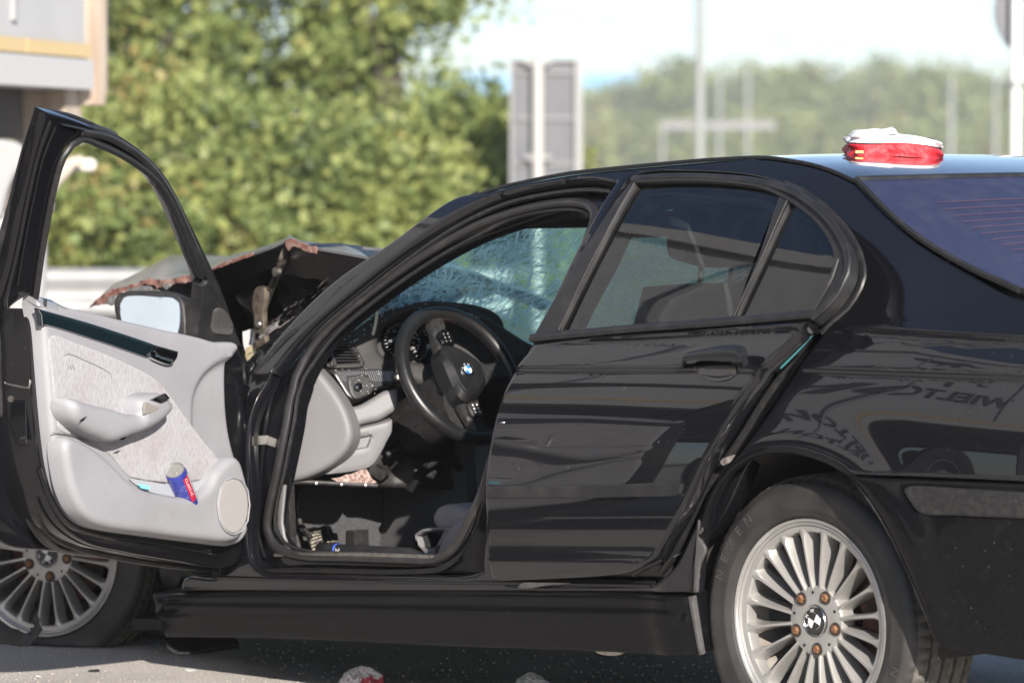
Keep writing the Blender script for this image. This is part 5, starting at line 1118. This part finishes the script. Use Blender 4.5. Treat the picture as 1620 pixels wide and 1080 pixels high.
# litter on the road
def blob(nm,px,py,w_,h_,mats,lab,cat,seed):
    p=at(px,py,1); d=ray(px,py); p=CAM+d*(-CAMH/d.z); r_=random.Random(seed); g=G(); sc_=p.y/FPX
    ph=[r_.uniform(0,6) for _ in range(6)]
    def f(u,v):
        a=2*math.pi*u; b=math.pi/2*v; k=1+.22*math.sin(3*a+ph[0])+.12*math.sin(7*a+ph[1])+.10*math.sin(9*b+ph[2]+4*a); return Vector((w_*sc_/2*math.cos(a)*math.cos(b)*k,w_*sc_*.35*math.sin(a)*math.cos(b)*k,.001+h_*sc_*math.sin(b)*(1+.2*math.sin(5*a+ph[3])+.12*math.sin(11*a))))
    g.grid(f,36,12); o=g.build(nm,None,mats,angle=25); o.location=p; return tg(o,lab,cat)
pk=blob('crumpled_wrapper',568,1082,64,22,mat('wrapper_white_red',(.80,.74,.74),.6,noise=(28,(.62,.08,.10),.56,.6),bump=(60,1,.01)),'crumpled white and red wrapper on the asphalt below the side skirt','litter',4)
blob('paper_tissue',840,1080,44,13,mat('tissue_white',(.75,.73,.72),.9,bump=(60,1,.01)),'scrunched white paper tissue in the shade under the car','tissue',9)
# broken plastic by the front wheel
S=planeS(Matrix.Identity(4),at(60,1008,9.95),(.1,-1,.25),(1,0,0))
o=panel('broken_plastic_piece',M['plblk'],None,S,[(-30,990,'c'),(2,994),(22,991),(40,999),(50,996),(48,984),(52,972),(58,964,'c'),(62,984),(67,994),(60,1003),(52,1010),(50,1017),(-30,1014,'c')],[[(46,985),(50,981),(54,985),(53,991),(48,991)]],thick=.02,r=.003,sp=.015,jag=.0015,feat=lambda u,v,d:.008*math.sin(u*50))
tg(o,'jagged black piece of bumper plastic standing in front of the front wheel','debris')
S=planeS(Matrix.Identity(4),at(280,1026,10.3),(.1,-1,.6),(1,0,0))
o=panel('broken_undertray',M['grime'],None,S,[(222,1008,'c'),(252,1012),(262,1016),(275,1026),(290,1031),(325,1028),(350,1022),(380,1020,'c'),(378,1010),(300,1006),(262,1010)],thick=.02,r=.002,sp=.02,jag=.002)
tg(o,'torn black undertray lying on the road under the front end of the skirt','debris')
S=planeS(Matrix.Identity(4),at(280,1026,10.27),(.1,-1,.6),(1,0,0))
o=panel('bent_metal_strip',M['blade'],None,S,[(262,1014,'c'),(270,1022),(284,1030),(300,1031,'c'),(298,1034,'c'),(280,1033),(266,1024)],thick=.004,r=.001,sp=.02,jag=.0008)
tg(o,'short bent strip of bare metal on the road edge of the torn undertray','debris')
# small stones and glass on the road
g=G()
for i in range(900):
    Y=random.uniform(9.3,10.6); X=random.uniform(-1.5,.6); s_=random.uniform(.001,.0035); g.box((X,Y,s_*.4),(s_*1.3,s_,s_),Matrix.Rotation(random.random()*3,3,'Z'))
tg(g.build('road_grit',None,mat('grit',(.36,.32,.29),.8),kind='stuff',smooth=False),'tiny stones and glass grains scattered on the asphalt beside the car','grit')
sh_=[]
for i,(px,py,sz,nm_,lab_) in enumerate(((150,1062,.020,'plastic_shard','small black plastic shard on the sunlit asphalt at the lower left'),(430,1072,.016,'plastic_shard','small black plastic shard on the asphalt left of the crumpled wrapper'),(60,1070,.012,'glass_shard','small clear glass shard on the sunlit asphalt in the lower left corner'),(700,1074,.014,'plastic_shard','small dark shard in the shade between the wrapper and the tissue'),(300,1060,.014,'glass_shard','small clear glass shard on the asphalt below the torn undertray'))):
    d=ray(px,py); p=CAM+d*(-CAMH/d.z); r_=random.Random(i+50); P=[((.6+.6*r_.random())*sz*math.cos(a*1.05),(.6+.6*r_.random())*sz*.7*math.sin(a*1.05)) for a in range(6)]
    g=G(); g.ext(P,0,sz*.25); o=g.build(nm_,None,M['plblk'] if nm_[0]=='p' else mat('shard_glass_%d'%i,(.55,.60,.60),.1,0,1),smooth=False); o.location=p; o.rotation_euler=(.25,.1,r_.random()*3); tg(o,lab_,'debris')
# ------------------------------------------------------------------ ground
am=mat('asphalt',(.38,.355,.33),.92,noise=(160,(.72,.67,.62),.38,.66),bump=(190,1.0,.006),dirt=((.13,.12,.11),1.6,.50,.72,.38))
n=am.node_tree; b=n.nodes['Principled BSDF']
g=G(); g.grid(lambda u,v:Vector((-1500+3000*u,-800+2800*v,0)),1,1); o=g.build('asphalt_ground',None,am,kind='structure')
gm=mat('verge_grass',(.10,.12,.04),.95,noise=(2,(.16,.15,.06),.4,.7)); g=G(); g.grid(lambda u,v:Vector((-300+600*u,24.5+110*v,.004)),1,1); g.build('grass_verge',None,gm,kind='structure')
g=G(); g.grid(lambda u,v:Vector((-600+1200*u,150+700*v,.008)),1,1); g.build('far_meadow',None,mat('far_meadow',(.13,.14,.05),.95,noise=(.3,(.20,.18,.08),.4,.7)),kind='structure')
# ------------------------------------------------------------------ guardrail
gr=thing('guardrail',Matrix.Translation((0,22.3,0)),'galvanised steel guardrail in front of the trees at left','guardrail')
prof=[(.0,.70),(.03,.685),(.045,.655),(.04,.62),(-.005,.585),(-.01,.56),(-.005,.535),(.04,.50),(.045,.465),(.03,.435),(0,.42)]
prof=[(x,z) for x,z in prof]
gm_=mat('galvanised_steel',(.36,.36,.36),.5,.3,noise=(6,(.30,.30,.30),.4,.7))
for s0 in range(-12,-0,4):
    g=G(); n_=len(prof); vs=[]; fs=[]
    for i,xx in enumerate((s0,s0+4.0)):
        vs+=[Vector((xx,-y,z)) for y,z in prof]
    fs=[(j,j+1,n_+j+1,n_+j) for j in range(n_-1)]; g.add(vs,fs); g.add([v+Vector((0,.006,0)) for v in vs],[f[::-1] for f in fs]); g.build('rail_beam',gr,gm_,angle=50,norm=False)
for xx in (-11,-9,-7,-5,-3.1,-1.1):
    g=G(); g.box((xx,.10,.32),(.10,.05,.66)); g.build('rail_post',gr,gm_,smooth=False)
for xx in (-2.18,):
    g=G(); g.lathe([(0,.012),(.045,.010),(.05,0)],20,Matrix.Translation((xx,-.05,.56))@Matrix.Rotation(R(90),4,'X')); g.build('rail_reflector',gr,mat('reflector_cream',(.8,.75,.6),.4))
# ------------------------------------------------------------------ sign backs
alu=mat('sign_back_aluminium',(.12,.125,.14),.6,.2,noise=(3,(.14,.142,.155),.4,.6)); alul=mat('sign_edge_pale',(.30,.30,.30),.5)
Y=30.; k=Y/FPX; p=at(864,180,Y); z0=CAMH-(0-260)*0; 
def zat(py,Y): return at(810,py,Y).z
sg=thing('traffic_sign',Matrix.Translation((p.x,Y,0)),'grey back of a rectangular traffic sign on a pale post behind the car','traffic sign')
zt,zb=zat(94,Y),zat(330,Y); xw=[(807-864)*k,(921-864)*k]
g=G(); g.box(((xw[0]+xw[1])/2,0,(zt+zb)/2),(xw[1]-xw[0],.006,zt-zb)); g.build('sign_plate',sg,alu,smooth=False)
g=G(); g.box((xw[1]-.028,-.03,(zt+zb)/2),(.056,.05,zt-zb)); g.box((xw[0]+.008,-.02,(zt+zb)/2),(.016,.035,zt-zb)); g.box(((xw[0]+xw[1])/2,-.02,zt-.008),(xw[1]-xw[0]-.07,.035,.016)); g.build('sign_rim',sg,alul,smooth=False)
g=G(); g.tube([(-.075+.01,-.08,0),(-.065,-.08,zt+.02)],.043,16); g.build('sign_post',sg,mat('post_pale',(.45,.44,.42),.5),angle=40)
for zz in (zt-.10,zt-.45,zt-.80): g=G(); g.box(((xw[0]+xw[1])/2,-.016,zz),(xw[1]-xw[0]-.08,.022,.03)); g.build('cross_rail',sg,mat('sign_rail',(.20,.20,.21),.5) if zz==zt-.10 else bpy.data.materials['sign_rail'],smooth=False)
for zz in (zt-.03,zt-.75):
    g=G(); g.box((-.065,-.06,zz),(.20,.09,.035)); g.build('post_clamp',sg,alul,smooth=False)
Y=24.; k=Y/FPX
sr=thing('round_traffic_sign',Matrix.Translation((at(1607,200,Y).x,Y,0)),'grey back of a round traffic sign on a white post at the right edge','traffic sign')
cz=zat(18,Y); cx=(1650-1607)*k
g=G(); g.lathe([(0,.0),(.30,0),(.302,.012),(.296,.014)],48,Matrix.Translation((cx,.06,cz))@Matrix.Rotation(R(90),4,'X')@Matrix.Scale(1.0,4,(0,0,1))); g.build('sign_plate',sr,alu)
g=G(); g.tube([(0,0,0),(0,0,cz+.4)],.034,16); g.build('sign_post',sr,mat('post_white',(.80,.79,.77),.4),angle=40)
for zz in (zat(134,Y),): g=G(); g.tube([(0,0,zz-.02),(0,0,zz+.02)],.045,12); g.build('post_clamp',sr,alul)
# ------------------------------------------------------------------ posts far behind
pw=mat('lamp_post_white',(.30,.31,.31),.5)
def lamp(px,ytop,Y,r,head,lab):
    x=at(px,200,Y).x; z=zat(ytop,Y); t=thing('street_lamp' if head else 'tall_post',Matrix.Translation((x,Y,0)),lab,'street lamp' if head else 'post',group='pale posts far behind the car')
    g=G(); g.tube([(0,0,0),(0,0,z)],[r*1.15,r*.85],12); g.build('pole',t,pw)
    if head: g=G(); g.tube([(0,0,z),(.25,-.1,z+.08),(.6,-.25,z+.12)],.05,8); g.build('arm',t,pw); g=G(); g.box((.85,-.35,z+.12),(.6,.25,.10),tp=.8); g.build('lamp_head',t,pw)
lamp(1107,-400,60,.066,True,'nearest and tallest pale lamp post, rising out of the top of the picture')
lamp(1138,120,170,.09,False,'pale post just right of the tallest lamp post')
lamp(1183,105,165,.09,True,'pale post at the right end of the grey crossbar')
lamp(1505,118,140,.08,False,'pale post right behind the red and white bag')
lamp(1575,132,120,.07,True,'pale post just left of the round sign')
gt=thing('height_barrier',Matrix.Translation((at(1135,200,150).x,150,0)),'low grey crossbar on thin posts in front of the far trees','barrier')
zz=zat(198,150); g=G(); g.box((0,0,zz),(4.4,.15,.30)); g.build('crossbar',gt,mat('bar_grey',(.22,.22,.23),.6),smooth=False)
for xx in (-2.1,): g=G(); g.tube([(xx,0,0),(xx,0,zz)],.07,8); g.build('post',gt,pw)
# overhead wire
g=G(); P=[at(600+i*60,-12+i*7.2+0*i,75) for i in range(20)]; g.tube(P,.012,4); tg(g.build('overhead_wire',None,mat('wire_grey',(.35,.36,.38),.6)),'thin grey overhead wire sloping across the pale sky','wire')
# blue hall far away
bh=thing('blue_hall',Matrix.Translation((at(880,200,760).x,760,0)),'long pale blue hall far behind the sign','building')
zt=zat(116,760); g=G(); g.box((0,10,zt/2),(48,20,zt)); g.build('hall_walls',bh,mat('hall_blue',(.16,.42,.70),.6,noise=(.5,(.20,.46,.72),.4,.6)),smooth=False)
g=G(); g.box((0,10,zt+.15),(48.6,20.6,.3)); g.build('hall_roof',bh,mat('hall_roof',(.5,.55,.6),.6),smooth=False)
for i in range(8): g=G(); g.box((-21+i*6,-.04,zt*.55),(2.6,.08,1.6)); g.build('window',bh,M['white'],smooth=False)
# ------------------------------------------------------------------ trees
def leafmat(nm,c,c2):
    m=bpy.data.materials.new(nm); m.use_nodes=True; n=m.node_tree; L=n.links.new; b=n.nodes['Principled BSDF']; b.inputs['Roughness'].default_value=.55
    oi=n.nodes.new('ShaderNodeTexCoord'); t=n.nodes.new('ShaderNodeTexNoise'); t.inputs['Scale'].default_value=3; L(oi.outputs['Object'],t.inputs[0])
    mr=n.nodes.new('ShaderNodeMapRange'); mr.inputs[1].default_value=.4; mr.inputs[2].default_value=.6; L(t.outputs[0],mr.inputs[0])
    mx=n.nodes.new('ShaderNodeMix'); mx.data_type='RGBA'; mx.inputs[6].default_value=(*c,1); mx.inputs[7].default_value=(*c2,1); L(mr.outputs[0],mx.inputs[0]); L(mx.outputs[2],b.inputs['Base Color'])
    tl=n.nodes.new('ShaderNodeBsdfTranslucent'); L(mx.outputs[2],tl.inputs[0]); ms=n.nodes.new('ShaderNodeMixShader'); ms.inputs[0].default_value=.35; L(b.outputs[0],ms.inputs[1]); L(tl.outputs[0],ms.inputs[2]); L(ms.outputs[0],n.nodes['Material Output'].inputs[0]); return m
LM=[leafmat('leaf_yellow_green',(.35,.38,.12),(.28,.33,.11)),leafmat('leaf_green',(.20,.27,.09),(.25,.30,.10)),leafmat('leaf_dark',(.09,.125,.045),(.13,.17,.06)),leafmat('leaf_orange',(.42,.33,.13),(.38,.32,.12))]
bark=mat('bark',(.10,.08,.06),.9,noise=(12,(.17,.15,.12),.4,.6),bump=(40,.8,.02))
def leaves(nm,parent,blobs,n,size,nclump,seed,spread=.35,mats=None,fr=(.52,.32,.14,.02)):
    r_=np.random.default_rng(seed); B=np.array(blobs); vol=B[:,3]*B[:,4]*B[:,5]; bi=r_.choice(len(B),nclump,p=vol/vol.sum())
    d=r_.normal(size=(nclump,3)); d/=np.linalg.norm(d,axis=1)[:,None]; rad=r_.random(nclump)**.45
    C=B[bi,:3]+d*rad[:,None]*B[bi,3:6]
    ci=r_.integers(0,nclump,n); cs=r_.uniform(.6,1.4,nclump)*spread; P=C[ci]+r_.normal(size=(n,3))*cs[ci][:,None]*np.array([1,1,.75])
    P[:,2]=np.maximum(P[:,2],.05)
    cm_=r_.choice(4,nclump,p=np.array(fr)/sum(fr)); mi=np.where(r_.random(n)<.7,cm_[ci],r_.choice(4,n,p=np.array(fr)/sum(fr)))
    a=r_.normal(size=(n,3)); a[:,2]+=.3; a/=np.linalg.norm(a,axis=1)[:,None]; t=r_.normal(size=(n,3)); t-=a*(t*a).sum(1)[:,None]; t/=np.linalg.norm(t,axis=1)[:,None]; b_=np.cross(a,t)
    s=size*r_.uniform(.55,1.35,n)[:,None]
    V=np.stack([P-t*s,P-b_*s*.55+a*s*.12,P+t*s,P+b_*s*.55+a*s*.12],1).reshape(-1,3)
    me=bpy.data.meshes.new(nm); me.vertices.add(4*n); me.vertices.foreach_set('co',V.ravel()); me.loops.add(4*n); me.loops.foreach_set('vertex_index',np.arange(4*n)); me.polygons.add(n); me.polygons.foreach_set('loop_start',np.arange(0,4*n,4)); me.polygons.foreach_set('loop_total',np.full(n,4)); me.polygons.foreach_set('material_index',mi); me.update()
    return put(nm,me,parent,mats or LM,smooth=False)
def tree(x,y,h,r,lab,n=20000,size=.075,seed=1,low=.15,cat='tree',nm='broadleaf_tree',group=None,blobs=None,nc=None,spread=.22,fr=(.52,.32,.14,.02),tr=.12):
    t=thing(nm,Matrix.Translation((x,y,0)),lab,cat); 
    if group: t['group']=group
    r_=random.Random(seed); g=G(); g.tube([(0,0,0),(.05*h*.3,0,h*.3),(-.02*h,.1,h*.62),(0,0,h*.9)],[tr,tr*.8,tr*.5,tr*.15],8)
    for i in range(7):
        a=r_.uniform(0,6.3); z=h*r_.uniform(.2,.7); g.tube([(0,0,z),(r*.4*math.cos(a),r*.4*math.sin(a),z+h*.10),(r*.8*math.cos(a),r*.8*math.sin(a),z+h*.16)],[tr*.45,tr*.3,tr*.1],6)
    g.build('trunk',t,bark)
    if blobs is None:
        blobs=[]
        for i in range(9):
            zz=h*(low+(1-low)*(i+.5)/9); rr_=r*(1-.45*((zz/h-.45)/.55)**2); blobs.append((r_.uniform(-.25,.25)*r,r_.uniform(-.25,.25)*r,zz,rr_,rr_*.8,h*.10))
    leaves('crown',t,blobs,n,size,nc or int(n/90),seed,spread,fr=fr); return t
gl='yellow-green trees behind the guardrail'
tree(-5.0,34,7.0,2.1,'large yellow-green tree behind the white truck at the far left',30000,.06,seed=11,nc=330,spread=.19,group=gl)
tree(-2.9,35.5,7.6,2.0,'tall yellow-green tree seen through the window of the open door',27000,.06,seed=12,nc=270,spread=.19,group=gl)
tree(-1.15,35,6.4,1.25,'yellow-green tree with its crown edge against the sky left of the rectangular sign',24000,.058,seed=13,nc=260,spread=.17,group=gl,blobs=[(-.2,0,5.2,1.15,1,.8),(.0,0,4.4,1.15,1,.6),(.05,0,3.6,1.05,1,.5),(.15,0,2.9,1.05,1,.4),(-.3,0,2.3,.8,.9,.4),(-.25,0,1.6,.8,.9,.5),(-.2,0,.8,1.0,.9,.5)])
for i,(x,y,h,r) in enumerate(((-4.3,30,1.9,1.0),(-3.2,30.5,1.6,.95),(-2.2,30,1.75,.9),(-1.3,30.5,1.5,.8),(-.45,31.5,2.0,.75),(.05,33,1.5,.6))):
    t=tree(x,y,h,r,['low bush at the far left of the guardrail','low bush behind the door window frame','low bush behind the bonnet, left of its peak','low bush behind the peak of the bent bonnet','low bush left of the rectangular sign','low bush right beside the post of the rectangular sign'][i],11000,.052,20+i,.1,'bush','bush','bushes in front of the trees',spread=.16,tr=.03)
gf='hazy trees in the far tree line'
rt=random.Random(5)
far_=[(940,158),(985,140),(1030,112),(1068,100),(1100,122),(1150,118),(1195,112),(1240,122),(1270,108),(1315,130),(1355,124),(1400,106),(1440,112),(1475,110),(1520,118),(1560,128),(1600,122),(1650,126)]
for i,(px,py) in enumerate(far_):
    Y=rt.uniform(470,560); p=at(px,py,Y); h=p.z; r=rt.uniform(3.4,5); dk=i in (2,3,4,9,15)
    tree(p.x,Y,h,r,('darker' if dk else 'pale')+' hazy tree in the far tree line, number %d'%(i+1) if 0 else ['low pale tree just right of the rectangular sign','pale tree below the right end of the blue hall','dark tree at the right end of the blue hall','tallest dark tree left of the tallest lamp post','dark tree right behind the tallest lamp post','pale tree between the two posts over the crossbar','pale tree at the right end of the crossbar','pale tree just right of the crossbar','tall pale tree in a gap left of the roof bag','dark tree in the dip of the tree line left of the roof bag','pale tree directly above the left end of the roof bag','tall pale tree directly above the roof bag','pale tree above the right end of the roof bag','tall pale tree left of the post behind the bag','pale tree right of the post behind the bag','dark tree left of the post beside the round sign','pale tree right beside the round sign post','pale tree past the round sign at the right edge'][i],4200,.46,40+i,.05,'tree','distant_tree',gf,spread=1.15,nc=80,fr=(.25,.35,.38,.02) if dk else (.5,.3,.16,.04),tr=.4)
wd=leaves('woodland_mass',None,[(24+i*6,440+10*(i%3),3.4,5,5,4.2) for i in range(-6,18)],30000,.42,500,77,1.1,fr=(.5,.3,.15,.05)); tg(wd,'yellowish mass of scrub below the far tree line','scrub',kind='stuff')
wd=leaves('distant_woodland',None,[(-70+i*14,600+12*(i%3),8 if i>6 else 3,9,8,8.0 if i>6 else 3.5) for i in range(0,24)],30000,.65,600,78,1.9,fr=(.3,.3,.38,.02)); tg(wd,'hazy green woodland filling the horizon behind the tree line','woodland',kind='stuff')
# ------------------------------------------------------------------ the white articulated truck at the left
T=Vector((.204,.979,0)).normalized(); N=Vector((.979,-.204,0)).normalized()
c0=at(142,142,16.); c0=Vector((c0.x,c0.y,c0.z)); zf=c0.z
TM=mk([-T,-N,Vector((0,0,1))],Vector((c0.x,c0.y,0)))     # x towards the camera along the trailer, y across it, z up
tr=thing('semi_trailer',TM,'white semi-trailer with an orange reflective line, its end cut by the top left corner','semi-trailer')
curt=mat('curtain_pale_grey',(.50,.50,.51),.55,noise=(1.2,(.46,.46,.47),.4,.6),dirt=((.30,.26,.22),2.5,.5,.8,.25)); ora=mat('reflective_orange',(.62,.47,.24),.5); wh=mat('rail_white',(.52,.515,.51),.5)
Lg=13.6; Z1=3.25
g=G(); g.box((Lg/2,1.27,(zf+.12+Z1)/2),(Lg,2.5,Z1-zf-.12)); g.build('side_curtain',tr,curt,smooth=False)
g=G(); g.box((Lg/2,1.262,zf+.06),(Lg+.02,2.55,.12)); g.build('side_rail',tr,wh,smooth=False)
for i in range(17):
    g=G(); g.box((.40+i*.8,-.0,zf+.155),(.79 if i else .79,.012,.056)); g.build('reflective_tape',tr,ora,smooth=False)
for i in range(8): g=G(); g.box((.9+i*1.7,.012,(zf+Z1)/2+.1),(.035,.022,Z1-zf-.3)); g.build('curtain_strap',tr,mat('strap',(.36,.36,.37),.7) if i==0 else bpy.data.materials['strap'],smooth=False)
g=G(); g.box((Lg/2,.02,Z1+.05),(Lg,.10,.12)); g.build('roof_rail',tr,wh,smooth=False)
dkm=mat('chassis_dark',(.05,.045,.045),.7)
g=G(); g.box((Lg/2+.1,1.25,zf-.10),(Lg-.3,2.1,.20)); g.box((Lg/2,.55,zf-.32),(Lg-1.2,.12,.34)); g.box((Lg/2,1.95,zf-.32),(Lg-1.2,.12,.34)); g.build('chassis',tr,dkm,smooth=False)
# rounded corner post and end door, dirty brown
pm=mat('dirty_post',(.52,.44,.36),.55,noise=(8,(.30,.22,.16),.35,.7,(1,1,.15)))
g=G(); g.lathe([(.0,0),(.11,0),(.12,.06),(.12,1.65),(0,1.65)],20,Matrix.Translation((-.16,.10,zf-.12+.06))); g.build('corner_post',tr,pm)
g=G(); g.box((-.14,1.27,(zf+Z1)/2+.05),(.10,2.3,Z1-zf-.1)); g.build('end_door',tr,pm,smooth=False)
g=G(); g.box((.03,.16,zf-.10),(.22,.22,.24),tp=.85); g.build('post_foot',tr,pm,smooth=False)
for xx in (6.2,7.5,8.8):
    for yy in (.20,2.3):
        g=G(); g.lathe([(.28,-.14),(.50,-.14),(.525,-.10),(.525,.10),(.50,.14),(.28,.14),(.20,.10),(0,.09)],40,Matrix.Translation((xx,yy,.525))@Matrix.Rotation(R(90),4,'X')); w_=g.build('trailer_wheel',tr,M['tyre'])
        g=G(); g.lathe([(0,.10),(.10,.11),(.27,.07),(.275,.142),(.285,.142)],30,Matrix.Translation((xx,yy,.525))@Matrix.Rotation(R(90 if yy<1 else -90),4,'X')); g.build('trailer_rim',tr,M['steel'])
g=G(); g.box((3.0,.12,.95),(3.2,.05,.5)); g.box((11.2,.12,.95),(2.4,.05,.5)); g.build('side_guard',tr,M['zinc'] if 0 else dkm,smooth=False)
# maker's lettering with the running animal
LMx=TM@mk([Vector((-1,0,0)),Vector((0,0,1)),Vector((0,-1,0))],(0,0,0))
def onside(x,z,off=.0): return TM.inverted()@TM@mk([Vector((-1,0,0)),Vector((0,0,1)),Vector((0,-1,0))],(x,-.0+off+.012,z))
lt=mat('lettering_dark',(.05,.05,.06),.6)
t=txt('WIELTON',.50,onside(8.3,2.45),'lettering',tr,lt,.003,1.05,.020)
kang=[(-.75,.05),(-.45,.16),(-.2,.24),(.0,.25),(.2,.20),(.4,.20),(.62,.22),(.86,.20),(.80,.14),(.60,.10),(.38,.08),(.25,.02),(.32,-.10),(.24,-.10),(.12,.02),(.0,.04),(.05,-.12),(-.06,-.12),(-.10,.04),(-.3,.10),(-.5,.08)]
g=G(); g.ext([(x*.9,y*.9) for x,y in kang],0,.004,onside(8.2,2.9)); g.build('animal_emblem',tr,lt,smooth=False)
# tractor parts below the trailer end
tw=mat('truck_white',(.30,.30,.305),.45); TP=mk([Vector((1,0,0)),Vector((0,1,0)),Vector((0,0,1))],at(0,300,15.2)-Vector((0,0,at(0,300,15.2).z)))
tk=thing('truck_tractor',TP,'white rear end of a truck tractor with mudguards under the trailer corner at left','truck')
SP=planeS(Matrix.Identity(4),at(20,300,15.2),(.35,-1,0),(1,.35,0))
def tp_(nm,m,off,pts,thick,r=.01): o=panel(nm,m,None,SP.w(off),pts,thick=thick,r=r,sp=.06,back=True); o.parent=tk; o.matrix_local=TP.inverted(); return o
tp_('cab_rear',tw,0,[(-230,222,'c'),(20,222),(36,229),(45,244),(45,262),(30,272),(16,300),(8,332),(6,345,'c'),(-230,345,'c')],.9,.02)
tp_('mudguard',mat('mudguard_brown',(.11,.085,.075),.7),-.15,[(52,258,'c'),(62,262),(52,290),(44,330,'c'),(4,334,'c'),(14,298),(28,270)],.4)
tp_('tractor_skirt',tw,-.02,[(-230,345,'c'),(5,340),(20,336),(46,334,'c'),(68,338),(74,360),(77,400),(75,470),(70,560,'c'),(-230,560,'c')],.5,.03)
tp_('step_plate',M['steel'],.02,[(56,300,'c'),(71,300,'c'),(73,318,'c'),(88,318,'c'),(86,336,'c'),(58,334,'c')],.15)
g=G(); P=[TP.inverted()@(SP.M@SP.p(*q,.02)) for q in ((66,310),(84,285),(107,262),(112,257),(128,255))]; g.tube(P,[.035,.032,.03,.026,.026],10); g.build('lamp_arm',tk,mat('arm_beige',(.42,.37,.31),.6),angle=50)
tp_('marker_lamp',mat('lamp_cream',(.5,.46,.40),.35,0,.6),.04,[(127,252),(148,250),(154,255),(154,266),(150,271),(127,269)],.10,.012)
# ------------------------------------------------------------------ haze
g=G(); g.box((0,430,9.5),(700,900,21.4)); hz=g.build('haze',None,(),smooth=False,kind='stuff'); hz['label']='thin bright haze in the air over the whole place'; hz['category']='haze'
hm=bpy.data.materials.new('haze'); hm.use_nodes=True; n=hm.node_tree; n.nodes.remove(n.nodes['Principled BSDF']); v=n.nodes.new('ShaderNodeVolumePrincipled'); v.inputs['Color'].default_value=(.93,.96,1,1); v.inputs['Density'].default_value=.00065; v.inputs['Anisotropy'].default_value=0; n.links.new(v.outputs[0],n.nodes['Material Output'].inputs['Volume']); hz.data.materials.clear(); hz.data.materials.append(hm)
